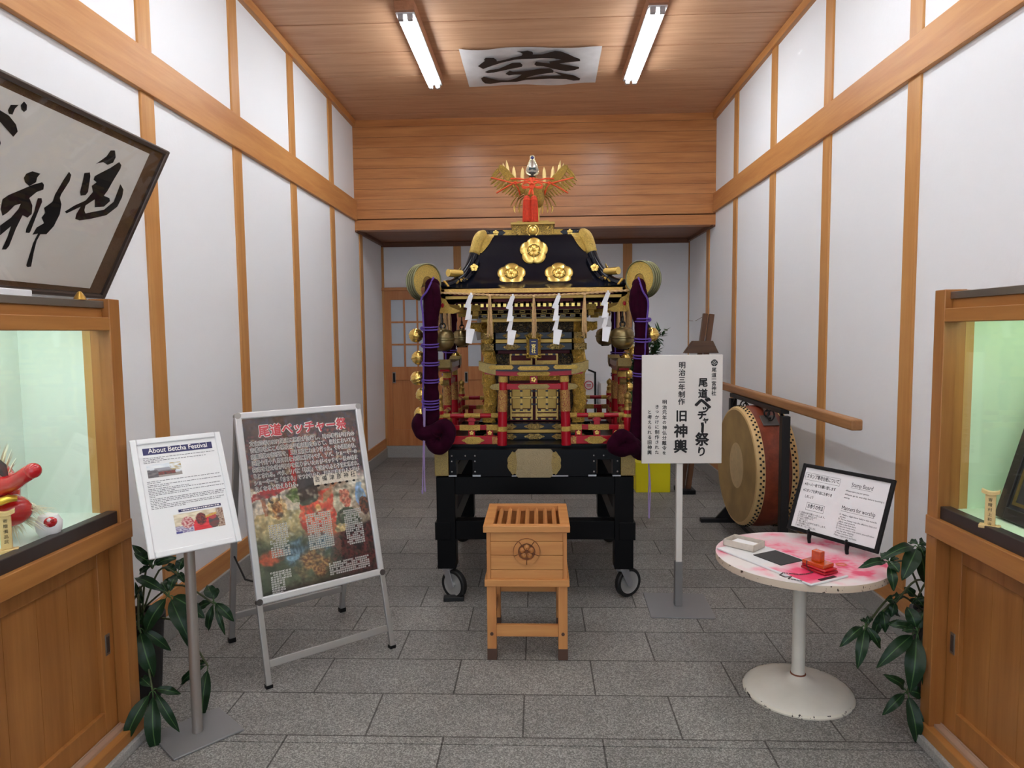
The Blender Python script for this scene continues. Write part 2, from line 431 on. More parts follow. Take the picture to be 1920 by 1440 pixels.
# small grey wall box high on the near wall panel
o = obj('wall_box', MB().bx(XL, XL+.03, 3.18, 3.28, 3.30, 3.46), mat('beige_plastic', (206,196,176), .5), bevel=.006)
tag(o, 'small beige box fixed high on the white wall above the beam', 'wall box')
# thin loose wire on the far end of the side wall
w = [at(1291,601,9.2), at(1303,602,8.9), at(1318,594,8.2), at(1324,588,7.2)]
o = obj('loose_wire', MB().tube(w, .003, 5), mat('bronze_wire', (120,90,70), .5)); tag(o, 'thin brown wire from the corner post to the dark wooden stand', 'wire')

# ================================================================== LIGHT FITTINGS
HOUS = wood('lamp_casing_wood', (176,124,92), (150,100,70), 'Y')
def lamp(x, ya, yb, label):
    t = thing('fluorescent_light', label, 'ceiling light', (x, (ya+yb)/2, HC), 0, 'twin tube lights on the ceiling')
    h = (yb-ya)/2
    obj('casing', MB().bx(-.075, .075, -h-.06, h+.06, -.07, 0), HOUS, t, bevel=.004)
    obj('reflector', MB().bx(-.07, .07, -h-.03, h+.03, -.085, -.07), WHITEM, t, bevel=.004)
    for s in (-1, 1):
        obj('tube', MB().tube([(s*.034, -h, -.108), (s*.034, h, -.108)], .0165, 12), TUBE, t)
        for e in (-1, 1):
            obj('socket', MB().bx(s*.034-.02, s*.034+.02, e*h-.035, e*h+.01, -.125, -.08), mat('socket_grey', (176,172,174), .5) if s < 0 and e < 0 and 'socket_grey' not in bpy.data.materials else bpy.data.materials['socket_grey'], t, bevel=.006)
    return t
l1 = lamp(-.955, 5.2, 6.62, 'twin tube ceiling light beside the writing banner, on the picture frame side')
l2 = dup(l1, (.885, 5.91, HC), 0, 'twin tube ceiling light beside the writing banner, on the drum side')
for yy, wh in ((3.62, 'midway along the hall'), (1.35, 'just inside the entrance'), (-.95, 'over the open entrance')):  # extra pairs out of view, added to light the hall more evenly
    dup(l1, (-.955, yy, HC), 0, 'added unseen twin tube ceiling light %s, on the picture frame side' % wh)
    dup(l1, (.885, yy, HC), 0, 'added unseen twin tube ceiling light %s, on the drum side' % wh)
# paper banner with one brushed character, pinned under the boards
Q = [at(860,92,6)]*0 + [atz(860,92,4.1), atz(1129,87,4.1), atz(1116,156,4.1), atz(880,162,4.1)]
def bil(u, v):
    p = (Q[0]*(1-u)+Q[1]*u)*(1-v) + (Q[3]*(1-u)+Q[2]*u)*v
    return p
bt = thing('paper_banner', 'white paper banner with one brushed character pinned to the ceiling', 'banner', bil(.5, .5))
def bpap(u, v):
    p = bil(u, v) - bil(.5, .5)
    p.z = .002 - .010*max(0, math.sin(u*9+v*2))*(.3+abs(v-.5)) - .006*noise.noise((u*5, v*4, 0))
    p.y += .012*math.sin(u*11)*abs(v-.5)*2
    return p
b = MB(); b.grid(bpap, 24, 10); b.f = [f[::-1] for f in b.f]
obj('sheet', b, mat('rice_paper', (226,222,222), .8, noise_amt=.1, nscale=9), bt)
def ink(b, pts, sc, ox, oy, Z):
    vs = [atz(ox+x/sc, oy+y/sc, Z) - bil(.5, .5) for x, y in pts]
    b.add(vs, [list(range(len(vs)))[::-1]])
S1 = [(305,325),(390,260),(380,245),(400,222),(500,222),(535,245),(540,265),(640,245),(740,218),(850,195),(860,170),(840,158),(785,143),(860,140),(920,132),(980,145),(990,165),(985,180),(1100,178),(1200,152),(1260,135),(1330,140),(1420,172),(1500,210),(1570,235),(1575,262),(1500,270),(1400,280),(1320,295),(1440,315),(1560,335),(1560,355),(1500,375),(1400,388),(1250,360),(1120,325),(1030,322),(1005,300),(1025,270),(1080,278),(1200,290),(1190,268),(1340,245),(1250,230),(1100,225),(950,235),(850,238),(760,245),(600,282),(480,320),(370,360)]
S2 = [(390,398),(440,375),(560,358),(640,325),(730,285),(830,280),(860,310),(850,335),(760,350),(640,375),(500,405),(425,412)]
S3 = [(645,420),(700,380),(740,395),(850,388),(960,375),(1080,355),(1200,350),(1245,380),(1240,405),(1150,415),(1000,440),(900,470),(1100,450),(1300,445),(1340,440),(1240,390),(1360,415),(1500,440),(1575,478),(1565,500),(1490,505),(1400,485),(1200,480),(1000,490),(900,495),(780,520),(600,525),(460,545),(395,540),(360,510),(345,475),(380,455),(450,475),(560,500),(680,500),(780,475),(850,430),(760,430),(690,440)]
b = MB()
for S in (S1, S2, S3): ink(b, S, 6.62, 850, 75, 4.084)
obj('brushed_character', b, INK, bt, smooth=0)

# ================================================================== DISPLAY CABINETS
MINT = mat('mint_lining', (220,234,226), .7); MINT2 = mat('mint_lining_deep', (208,230,202), .7)
GLOWT = mat('case_tube', (255,255,255), .4, emit=(.92,1.0,.92), estr=8.5)
BRONZ = mat('dark_bronze_sill', (74,66,64), .4, .6)
def cabinet(name, label, s, xf, ye, wallx, lining, zoff=0):
    """s = +1 front looks towards +x; xf front face, ye far end, wallx wall face"""
    t = thing(name, label, 'display cabinet', (xf, ye, 0))
    ln = 3.2
    def BX(b, d0, d1, y0, y1, z0, z1, mi=0):      # d = depth behind the front face
        a, c = -s*d0, -s*d1; b.bx(min(a, c), max(a, c), y0, y1, z0, z1, mi)
    dep = abs(xf-wallx)-.004
    b = MB(); BX(b, -.028, dep, -ln, .03, 0, .04); obj('granite_plinth', b, GRANITE, t, bevel=.004)
    b = MB(); BX(b, -.012, dep, -ln, .0, .04, .088); obj('bottom_rail', b, CABWY, t, bevel=.003)
    b = MB(); BX(b, 0, .085, -.068, 0, .088, 1.845); obj('corner_post', b, CABW, t, bevel=.003)
    b = MB(); BX(b, .085, dep, -.03, 0, .088, 1.845); obj('end_panel', b, CABW, t, bevel=.002)
    b = MB(); BX(b, 0, .07, -ln, -.068, 1.72, 1.772); obj('head_rail', b, CABWY, t, bevel=.003)
    b = MB(); BX(b, .03, .07, -ln, -.068, 1.772, 1.808); obj('upper_rail', b, CABWY, t, bevel=.002)
    b = MB(); BX(b, .02, .075, -ln, -.068, 1.808, 1.836); obj('steel_edging', b, STEEL, t, bevel=.002)
    b = MB(); BX(b, .06, dep, -ln, -.03, 1.80, 1.835); obj('top_board', b, STEEL, t)
    b = MB(); BX(b, .012, .054, -ln, -.068, .945, .996); obj('glazing_sill', b, BRONZ, t, bevel=.003)
    b = MB(); BX(b, -.006, .06, -ln, 0, .868, .946); obj('middle_rail', b, CABWY, t, bevel=.003)
    b = MB(); BX(b, .05, dep, -ln, -.03, .93, .985); obj('case_floor', b, lining, t)
    b = MB(); BX(b, .075, dep-.01, -.06, -.03, .985, 1.80); obj('case_end_lining', b, lining, t)
    b = MB(); BX(b, dep-.012, dep, -ln, -.03, .985, 1.80); obj('case_back_lining', b, lining, t)
    b = MB(); BX(b, .06, dep, -ln, -.03, 1.79, 1.80); obj('case_ceiling', b, lining, t)
    b = MB(); BX(b, .078, .10, -.066, -.058, .985, 1.725); BX(b, .1, .118, -.064, -.058, .985, 1.725); obj('glazing_bead', b, mat('pale_bead_'+name, (190,148,88), .45), t)
    b = MB(); BX(b, .045, .050, -ln, -.068, .99, 1.73); obj('glass_pane', b, GLASS, t)
    xx = -s*.12
    b = MB(); b.tube([(xx, -1.55, 1.755), (xx, -.25, 1.755)], .014, 10); obj('case_lamp', b, GLOWT, t)
    # two sliding doors below
    for k, (ya, yb, d) in enumerate(((-.84, -.072, .055), (-1.62, -.78, .085))):
        p = MB()
        BX(p, d, d+.026, ya, ya+.075, .10, .868); BX(p, d, d+.026, yb-.075, yb, .10, .868)
        BX(p, d+.001, d+.026, ya+.075, yb-.075, .79, .868); BX(p, d+.001, d+.026, ya+.075, yb-.075, .10, .19)
        dd = obj('cabinet_door', p, CABW, t, bevel=.002)
        w_ = (yb-ya-.15)/4
        p = MB()
        for i in range(4): BX(p, d+.019, d+.025, ya+.075+w_*i+.0008, ya+.075+w_*(i+1)-.0008, .19, .79)
        obj('door_panel', p, CABW, dd)
        yh = yb-.04 if k == 0 else ya+.04
        p = MB(); BX(p, d-.003, d+.003, yh-.014, yh+.014, .415, .50); BX(p, d-.0045, d, yh-.008, yh+.008, .425, .49, 1)
        obj('recessed_pull', p, [STEEL, BRONZ], dd, bevel=.001)
    b = MB(); BX(b, .02, .14, -ln, -.068, .086, .10); BX(b, .045, .05, -ln, -.068, .1, .106); BX(b, .075, .08, -ln, -.068, .1, .106); obj('door_track', b, mat('track_'+name, (170,140,120), .4), t)
    b = MB(); BX(b, .12, .13, -ln, -.068, .10, .868); obj('inner_back', b, CABW, t)
    return t
cabinet('display_cabinet', 'wooden glass display cabinet under the big framed calligraphy', 1, -1.69, 2.722, XL, MINT)
cabinet('display_cabinet', 'wooden glass display cabinet beside the round pink table', -1, 1.57, 2.785, XR, MINT2)

# name tablets
LWOOD = wood('pale_tablet_wood', (226,196,140), (206,172,112), 'Z')
def tablet(p, rz, text, label, h=.16):
    t = thing('name_tablet', label, 'name plaque', p, rz, 'standing name tablets in the cabinets')
    obj('base', MB().bx(-.032, .032, -.018, .018, 0, .012), LWOOD, t, bevel=.002)
    obj('board', MB().bx(-.016, .016, -.006, .006, .012, h), LWOOD, t, bevel=.002)
    b = MB(); n = 10; vs = []
    for i in range(n+1):
        u = i/n*2-1; vs.append((u*.027, h+.012+.008*u*u))
    pol = vs + [(x, z-.012) for x, z in vs[::-1]]
    b.prism(pol, -.012, .012); obj('cap', b, LWOOD, t)
    b = MB(); put_text(b, "\n".join(text), M.Translation((0, -.0072, h-.022)) @ M.Rotation(PI/2, 4, 'X'), .0135, 0, 'CENTER', 1.3)
    obj('lettering', b, INK, t, smooth=0)
tablet(atz(14,1036,.985), R(35), '寄贈備品武', 'pale wooden name tablet in front of the red long nosed mask', .125)
tablet(atz(1850,990,.985)+V((.01,.0,0)), R(-40), '寄贈村上和浪', 'pale wooden name tablet beside the leaning dark frame', .12)

# red mask with long nose
RED = mat('mask_red_lacquer', (188,22,30), .18, coat=.6)
GOLDP = mat('gold_leaf', (214,178,70), .35, .7)
HAIR = mat('pale_hair', (226,222,196), .7)
mk = thing('long_nosed_mask', 'red lacquer mask with a long upturned nose and pale hair in the glass cabinet', 'mask', (-1.96, 2.30, .985))
MO = V(mk.location)
def mp(px, py, Y): return at(px, py, Y+.17)-MO
b = MB(); b.ball(mp(-20,925,2.13), .115, 22, 14, (.8,.8,1.05)); b.ball(mp(13,957,2.08), .068, 20, 12, (1.2,.9,.85)); b.ball(mp(-6,905,2.08), .062, 16, 10, (1.3,.9,.62))
obj('face', b, RED, mk, smooth=60)
b = MB(); b.tube([mp(-12,910,2.06),mp(10,910,2.04),mp(27,905,2.03),mp(44,893,2.02),mp(58,884,2.01),mp(64,881,2.01)], [.046,.033,.027,.025,.025,.014], 16); b.ball(mp(61.5,882.5,2.01), .0262, 16, 10); obj('nose', b, RED, mk, smooth=60)
b = MB(); b.tube([mp(-20,948,2.0),mp(0,941,2.01),mp(16,935,2.02),mp(32,934,2.035)], [.019,.023,.023,.016], 12, flat=.6); obj('gold_lip', b, GOLDP, mk, smooth=60)
b = MB(); b.tube([mp(-30,862,2.05),mp(-12,866,2.04),mp(2,878,2.04),mp(11,893,2.04)], [.012,.018,.018,.008], 8); obj('eyebrow', b, mat('grey_brow', (52,50,50), .8), mk)
b = MB()
for (x0, y0, dx, dy, n) in ((6,892,16,-46,22),(-6,880,8,-48,18),(40,940,46,30,16),(46,960,44,-4,26),(40,972,36,18,26),(22,980,16,30,26),(4,984,-6,40,20)):
    for i in range(n):
        j = random.uniform(-1,1); k = random.uniform(.6,1.15)
        p0 = mp(x0+j*10, y0+random.uniform(-6,6), 2.12); p2 = mp(x0+dx*k+j*16, y0+dy*k+random.uniform(-10,10), 2.12+random.uniform(-.06,.10))
        p2.z = max(p2.z, .004)
        b.tube([p0, p0*.5+p2*.5+V((0,0,.008)), p2], [.0017,.0014,.0003], 3, caps=False)
obj('hair', b, HAIR, mk)
o = thing('mask_bowl', 'small white paper bowl holding a tiny red mask in the glass cabinet', 'ornament', atz(98,1004,.985)+V((-.01,0,0)))
obj('bowl', MB().lathe([(.03,0),(.04,.02),(.043,.05),(.03,.075),(.0005,.085)], 18), PAPER, o)
b = MB(); b.ball((.022,-.022,.055), .024, 12, 8, (.9,.9,.8)); b.tube([(.03,-.03,.06),(.055,-.04,.07)], [.007,.005], 8); obj('tiny_mask', b, RED, o)
b = MB(); b.ball((.028,-.036,.066), .007, 8, 6); obj('tiny_eye', b, PAPER, o)

# dark frame leaning in the other cabinet
FR2 = mat('dark_frame', (42,38,38), .4)
t = thing('dark_frame', 'dark wooden picture frame leaning inside the glass cabinet beside its tablet', 'picture frame', (1.722, 2.345, .990), R(-90))
Tt = M.Rotation(R(-16), 4, 'X')
b = MB()
for x0, x1, z0, z1 in ((-.25,-.205,0,.62),(.205,.25,0,.62),(-.205,.205,0,.045),(-.205,.205,.575,.62)): b.bx(x0, x1, -.014, .014, z0, z1, 0, Tt)
obj('moulding', b, FR2, t, bevel=.003)
b = MB(); b.bx(-.205,.205,-.004,.008,.045,.575,0,Tt); obj('backing', b, mat('grey_picture', (66,68,70), .5, noise_amt=.4, nscale=30), t)
b = MB()
for x0, x1, z0, z1 in ((-.19,-.178,.06,.56),(.178,.19,.06,.56),(-.178,.178,.06,.072),(-.178,.178,.548,.56)): b.bx(x0, x1, -.008, -.003, z0, z1, 0, Tt)
obj('gilt_slip', b, mat('dull_gilt', (120,104,60), .5, .5), t)

# ================================================================== FRAMED CALLIGRAPHY (hung leaning forward)
P0 = V((-2.05, 3.173, 1.875)); UP = V((.35, 0, .673)).normalized(); FH = .7586; FL = 2.3
t = thing('framed_calligraphy', 'large brown framed brush calligraphy tilted forward above the glass cabinet', 'picture frame', P0)
EY = V((0,-1,0)); NN = UP.cross(V((0,-1,0)))       # normal into the room
if NN.x < 0: NN = -NN
TF = M(((0,UP.x,NN.x,0),(-1,UP.y,NN.y,0),(0,UP.z,NN.z,0),(0,0,0,1)))   # x: towards the entrance, y: up, z: out
FRM = mat('brown_grey_moulding', (92,80,74), .35, .3); MATT = mat('speckled_mount', (122,90,62), .8, noise_amt=.5, nscale=300)
b = MB()
for x0, x1, y0, y1 in ((-.0,.022,0,FH),(FL-.022,FL,0,FH),(.022,FL-.022,0,.022),(.022,FL-.022,FH-.022,FH)): b.bx(x0, x1, y0, y1, -.03, .014, 0, TF)
obj('moulding', b, FRM, t, bevel=.006)
b = MB(); b.bx(.022, FL-.022, .022, FH-.022, -.02, -.004, 0, TF); obj('mount', b, MATT, t)
b = MB(); b.bx(.118, FL-.118, .045, FH-.048, -.004, .0, 0, TF); obj('sheet', b, mat('cream_sheet', (240,236,230), .7), t)
def frpt(px, py):
    d = _ray(px, py); n = (TF.to_3x3() @ V((0,0,1))); q = P0 + n*.0012
    tt = (q-CAMP).dot(n)/d.dot(n); return CAMP + d*tt - P0
b = MB()
for S in (
 [(785,250),(870,190),(905,140),(940,140),(947,195),(925,240),(880,258),(845,235),(800,245)],
 [(975,235),(993,260),(985,290),(930,380),(880,470),(850,510),(895,530),(900,555),(850,600),(775,605),(775,540),(700,590),(690,630),(700,655),(850,625),(930,560),(960,480),(985,415),(1010,460),(1000,520),(960,600),(870,670),(740,700),(650,713),(615,700),(625,660),(660,600),(545,655),(530,640),(610,590),(700,550),(760,480),(750,430),(790,400),(765,380),(775,350),(830,320),(900,285)],
 [(690,325),(735,320),(740,350),(720,480),(700,505),(660,510),(655,480),(675,400)],
 [(195,365),(215,330),(265,310),(330,330),(305,360),(295,400),(240,432),(205,400)],
 [(5,620),(20,540),(70,505),(200,450),(270,420),(345,400),(360,420),(355,460),(300,480),(240,530),(265,590),(260,660),(225,690),(185,670),(130,780),(75,920),(50,950),(15,950),(60,850),(90,760),(0,835),(0,755),(90,690),(150,620),(170,575),(120,590),(60,650),(20,675)],
 [(310,530),(340,530),(345,560),(320,620),(250,800),(240,815),(210,812),(215,780),(280,640),(300,560)],
 [(565,315),(583,340),(570,390),(500,500),(490,530),(503,580),(490,660),(440,760),(380,825),(330,825),(300,880),(275,980),(255,1090),(225,1095),(215,1080),(270,900),(310,820),(265,830),(300,770),(360,735),(340,690),(370,650),(360,610),(430,560),(450,500),(520,380)]):
    vs = [frpt(x/4.3625, 250+y/4.3625) for x, y in S]; b.add(vs, [list(range(len(vs)))])
for S in ([(-60,300),(0,320),(50,350),(90,400),(100,440),(75,470),(40,430),(0,385),(-60,360)], [(45,320),(60,290),(105,290),(85,310),(70,345),(50,340)], [(118,290),(135,270),(152,290),(150,320),(135,330),(120,315)], [(-60,480),(0,490),(5,505),(0,520),(-60,560)]):
    vs = [frpt(x/3, 100+y/3) for x, y in S]; b.add(vs, [list(range(len(vs)))])
obj('brushed_writing', b, INK, t, smooth=0)
b = MB(); b.bx(.022, FL-.022, .022, FH-.022, .006, .0075, 0, TF); obj('glass_pane', b, GLASS, t)
o = obj('frame_bracket', MB().lathe([(.022,0),(.018,.012),(.006,.03),(.0005,.032)], 12), mat('brass', (170,130,60), .35, .8), loc=tuple(atz(150,562,1.836)))
tag(o, 'small brass bracket under the lower edge of the big frame', 'bracket')
o = obj('white_box', MB().bx(-.06,.06,-.21,0,0,.036), WHITEM, loc=tuple(atz(47,562,1.837)+V((-.03,0,0))), bevel=.004)
tag(o, 'flat white box on top of the cabinet below the big frame', 'box')
# ================================================================== OFFERING BOX
bxo = thing('offering_box', 'light wooden offering box with slatted top on four legs before the shrine', 'offering box', (-.065, 3.65, 0))
W2, D2 = .203, .215
b = MB()
b.bx(-.222,.222,-.232,-.185,.677,.712); b.bx(-.222,.222,.185,.232,.677,.712); b.bx(-.222,-.172,-.185,.185,.677,.712); b.bx(.172,.222,-.185,.185,.677,.712)
obj('top_frame', b, BOXW, bxo, bevel=.003)
for i in range(7):
    x = -.147 + i*.049
    obj('slat', MB().prism([(x-.011,.672),(x+.011,.672),(x+.011,.690),(x,.700),(x-.011,.690)], -.186, .186), BOXWY, bxo, bevel=.001)
b = MB(); zs = [.428,.478,.554,.627,.678]
for i in range(4):
    b.bx(-.186,.186,-D2,-D2+.015,zs[i]+.001,zs[i+1]-.001)
obj('front_boards', b, BOXW, bxo, bevel=.002); b = MB(); b.bx(-.186,.186,D2-.015,D2,.428,.678); obj('back_boards', b, BOXW, bxo, bevel=.002)
for s in (-1,1):
    x0, x1 = sorted((s*W2, s*(W2-.015))); b = MB()
    for i in range(4): b.bx(x0, x1, -.2,.2,zs[i]+.001,zs[i+1]-.001)
    obj('side_boards', b, BOXWY, bxo, bevel=.002)
for sx in (-1,1):
    for sy in (-1,1): obj('corner_strip', MB().bx(*sorted((sx*.186, sx*.206)), *sorted((sy*.195, sy*.2185)), .42,.678), BOXWZ, bxo, bevel=.002)
b = MB(); b.bx(-.218,.218,-.23,.23,.393,.430); b.bx(-.19,.19,-.2,.2,.430,.440); obj('bottom_frame', b, BOXW, bxo, bevel=.003)
DCAP = mat('dark_leg_cap', (84,58,46), .5)
for sx in (-1,1):
    for sy in (-1,1):
        lg = obj('leg', MB().bx(*sorted((sx*.160, sx*.208)), *sorted((sy*.17, sy*.22)), .058,.395), BOXWZ, bxo, bevel=.003)
        obj('foot_cap', MB().bx(*sorted((sx*.159, sx*.209)), *sorted((sy*.169, sy*.221)), 0,.060), DCAP, lg, bevel=.002)
        if sy < 0: obj('bolt', MB().lathe([(.009,0),(.009,.004),(.0005,.004)], 12, M.Translation((sx*.184, sy*.22, .14)) @ M.Rotation(PI/2,4,'X')), DCAP, lg)
obj('stretcher', MB().bx(-.162,.162,-.212,-.190,.122,.184), BOXW, bxo, bevel=.002)
obj('stretcher', MB().bx(-.162,.162,.190,.212,.205,.270), BOXW, bxo, bevel=.002)
for s in (-1,1): obj('stretcher', MB().bx(s*.185-.011,s*.185+.011,-.18,.18,.15,.2), BOXWY, bxo, bevel=.002)
# carved five-part crest
CW = wood('crest_wood', (204,142,80), (186,118,62), 'X')
b = MB(); TE = M.Translation((.0, -D2-.0005, .575))
def ring_seg(b, r0, r1, a0, a1, y0, y1, n, T, mi=0):
    pol = [(r0*math.cos(a0+(a1-a0)*i/n), r0*math.sin(a0+(a1-a0)*i/n)) for i in range(n+1)]
    po = [(r1*math.cos(a0+(a1-a0)*i/n), r1*math.sin(a0+(a1-a0)*i/n)) for i in range(n+1)]
    b.prism((pol + po[::-1])[::-1], y0, y1, T, mi)
for k in range(5):
    a = PI/2+2*PI*k/5
    ring_seg(b, .045, .067, a-PI/5+.035, a+PI/5-.035, -.010, 0, 8, TE)
    c = V((math.cos(a)*.0235, -.001, math.sin(a)*.0235))
    b.ball(c, .0155, 14, 6, (1,.5,1), T=TE)
obj('carved_crest', b, CW, bxo)
CG = mat('crest_ground_wood', (120,70,34), .6)
b = MB(); b.lathe([(.0695,0),(.0695,.002),(.0005,.002)], 40, TE @ M.Rotation(PI/2,4,'X'))
for k in range(5):
    a = -PI/2+2*PI*k/5; b.bar(TE @ V((.006*math.cos(a),-.0085,.006*math.sin(a))), TE @ V((.040*math.cos(a),-.006,.040*math.sin(a))), .0016,.004, 0, (0,1,0))
    a += PI/5; b.bar(TE @ V((.008*math.cos(a),-.0088,.008*math.sin(a))), TE @ V((.022*math.cos(a),-.0088,.022*math.sin(a))), .0014,.003, 0, (0,1,0))
obj('crest_ground', b, CG, bxo)

# ================================================================== POSTER STAND (A FRAME)
def blob(u, v, cu, cv, ru, rv, p=2): return max(0, 1-((abs(u-cu)/ru)**p+(abs(v-cv)/rv)**p))
def mixc(a, b_, t): t = max(0, min(1, t)); return tuple(x*(1-t)+y*t for x, y in zip(a, b_))
def nz(u, v, s, o=0): return noise.noise((u*s+o*7.1, v*s*1.4+o*3.3, o*1.7))
def poster_fn(u, v):
    u0, v0 = u, v
    if v > .43:
        u += .022*nz(u0,v0,9,11)+.010*nz(u0,v0,30,12); v += .016*nz(u0,v0,9,13)+.007*nz(u0,v0,30,14)
    n1 = nz(u, v, 6, 1); n2 = nz(u, v, 18, 2); n3 = nz(u0, v0, 45, 3)+.6*nz(u0,v0,90,4)
    c = mixc((52,44,46), (96,70,60), .5+n1*.8+n2*.3)
    if v < .44:
        c = mixc(c, (150,90,70), blob(u,v,.62,.22,.35,.18)*(.5+n2+n3)); c = mixc(c, (150,60,60), max(0,n3)*.9*(v>.1)); c = mixc(c, (70,80,120), max(0,nz(u,v,30,4))*.8)
        c = mixc(c, (200,180,150), max(0,nz(u,v,26,5)-.25)*2*(v>.12)); c = mixc(c, (168,30,34), 1.0 if abs(u-.37-.01*n1)<.018 and v>.2 else 0)
    if v >= .42:
        c = mixc((206,192,172), (236,226,210), .5+n1) if u < .42 else mixc((150,130,112), (190,170,150), .5+n1)
    c = mixc(c, (240,232,220), 3*blob(u,v,.93,.42,.12,.07)*(.6+n1))
    # string of garlands
    if abs(v-(.455-.1*u+.03*n1)) < .018 and u < .34: c = (176,46,44)
    if blob(u,v,.36,.475,.075,.035) > .1: c = mixc((86,110,60),(120,140,90),.5+n3*2)
    # mask figure in a straw coloured coat
    if blob(u,v,.22,.64,.24,.13,2.5) > 0 and v > .55: c = mixc((170,146,104),(204,182,136),.5+n2*1.6)
    if blob(u,v,.20,.535,.075,.068) > 0: c = mixc((196,160,110),(226,200,150),.5+n3*2)
    if blob(u,v,.195,.545,.042,.05) > 0: c = mixc((150,96,60),(196,140,90),.5+n3*3)
    if blob(u,v,.205,.57,.024,.014) > 0: c = (96,40,36)
    for a in (-1,1):
        if abs((u-.19)-a*(.03+(.49-v)*.35)) < .008 and .455 < v < .5: c = (90,80,70)
    if abs(u-.095-(v-.5)*.12) < .022 and .46 < v < .57: c = (170,110,80)
    # figure in red with dark hair
    if blob(u,v,.545,.585,.155,.16,3) > 0 and v > .46: c = mixc((196,44,40),(226,84,66),.5+n2*1.5)
    if blob(u,v,.47,.455,.095,.085,2.6) > 0: c = mixc((46,38,40),(74,62,60),.5+n2)
    if abs((v-.43)+(u-.72)*.75) < .026 and .6 < u < .80: c = (176,120,90)
    if blob(u,v,.55,.565,.026,.02) > 0: c = (220,150,90)
    # white haired mask
    if blob(u,v,.79,.555,.10,.11) > 0: c = mixc((170,150,130),(222,206,186),.5+n2*2)
    if blob(u,v,.79,.54,.045,.055) > 0: c = mixc((176,70,60),(206,120,100),.5+n3*2.5)
    if blob(u,v,.79,.69,.11,.10) > 0: c = mixc((66,78,64),(104,112,92),.5+n2)
    if blob(u,v,.935,.53,.05,.08) > 0: c = mixc((110,140,190),(150,180,220),.5+n2)
    if blob(u,v,.96,.60,.05,.06) > 0: c = mixc((150,90,70),(60,50,50),.5+n3*2)
    # reflections painted into the lower print, lion mane
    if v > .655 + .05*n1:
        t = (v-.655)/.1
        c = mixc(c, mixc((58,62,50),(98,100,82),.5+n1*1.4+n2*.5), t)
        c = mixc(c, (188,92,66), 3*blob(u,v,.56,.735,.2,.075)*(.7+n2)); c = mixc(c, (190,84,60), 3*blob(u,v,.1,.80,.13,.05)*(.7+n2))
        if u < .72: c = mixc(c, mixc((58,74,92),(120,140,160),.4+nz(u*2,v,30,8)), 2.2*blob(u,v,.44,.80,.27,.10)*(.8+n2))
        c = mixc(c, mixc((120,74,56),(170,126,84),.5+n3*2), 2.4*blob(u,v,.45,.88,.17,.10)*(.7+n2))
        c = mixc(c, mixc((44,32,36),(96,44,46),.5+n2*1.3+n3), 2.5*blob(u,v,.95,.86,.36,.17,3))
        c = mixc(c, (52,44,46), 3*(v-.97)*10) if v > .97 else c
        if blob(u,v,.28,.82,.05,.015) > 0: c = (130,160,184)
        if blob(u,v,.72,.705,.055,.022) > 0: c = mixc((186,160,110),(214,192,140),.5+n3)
    c = mixc(c, (70,62,56), max(0, nz(u0,v0,24,21)-.05)*1.1*(v > .43)); c = mixc(c, (206,196,176), max(0, nz(u0,v0,34,22)-.22)*1.5*(.43 < v < .7))
    k = 1+.22*n3
    return tuple(max(4, min(250, x*k)) for x in c)
ab = thing('poster_stand', 'silver folding poster stand showing a colourful festival poster with red title', 'poster stand', (-1.053, 3.344, 0), .7008)
PH = .2656; TA = M.Rotation(-PH, 4, 'X')                       # leaning plane: x, s along local z
def SP(x, s, off=0): return TA @ V((x, -off, s))
hw = .3456; s0, s1 = .39, 1.348
TPF = frame_T(TA @ V((0, 0, (s0+s1)/2)), (1,0,0), TA.to_3x3() @ V((0,0,1)))
b = MB()
for x0, x1, a0, a1 in ((-hw,-hw+.036,s0+.02,s1-.02),(hw-.036,hw,s0+.02,s1-.02)): b.bx(x0, x1, -.014, .012, a0, a1, 0, TA)
for a0, a1 in ((s0,s0+.036),(s1-.036,s1)): b.bx(-hw+.02, hw-.02, -.0145, .0125, a0, a1, 0, TA)
obj('snap_frame', b, ALU, ab, bevel=.007, seg=3)
CGREY = mat('corner_grey', (70,64,62), .5)
for x in (-hw+.016, hw-.016):
    obj('rounded_corner', MB().tube([TA @ V((x, -.0155, s1-.016)), TA @ V((x, .0135, s1-.016))], .0165, 20), ALUD, ab)
for x in (-hw+.014, hw-.014): obj('dark_corner', MB().tube([TA @ V((x, -.0158, s0+.014)), TA @ V((x, .0138, s0+.014))], .016, 20), CGREY, ab)
b = MB(); b.bx(-hw+.03, hw-.03, -.002, .006, s0+.03, s1-.03, 0, TA); obj('backing', b, ALUD, ab)
CMAT = colmat('printed_poster', .35, .12)
pw, ph = 2*hw-.072, s1-s0-.072
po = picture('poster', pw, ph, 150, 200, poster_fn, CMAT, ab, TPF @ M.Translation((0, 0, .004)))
def PT(u, v, z=.0055): return TPF @ M.Translation(((u-.5)*pw, (.5-v)*ph, z))
TRED = mat('title_red', (206,62,72), .5); TWHITE = mat('print_white', (236,232,228), .5)
def outlined(parent, items, T, back, front, ob, fb, name='lettering'):
    for lay, (m_, bold, dz) in enumerate(((back, ob, 0), (front, fb, .0006))):
        b = MB()
        for s, u, v, size, fit in items:
            vs, fs = glyph(s, size, bold)
            k = 1
            if fit:
                w_ = max(q.x for q in vs)-min(q.x for q in vs); k = fit/w_
            b.add([V((q.x*k, q.y, q.z)) for q in vs], fs, 0, T(u, v, .0055+dz))
        obj(name, b, m_, parent, smooth=0)
ROT = .0
outlined(ab, [('尾道ベッチャー祭', .12, .105, .066, pw*.78)], PT, TWHITE, TRED, .0055, .0022, 'poster_title')
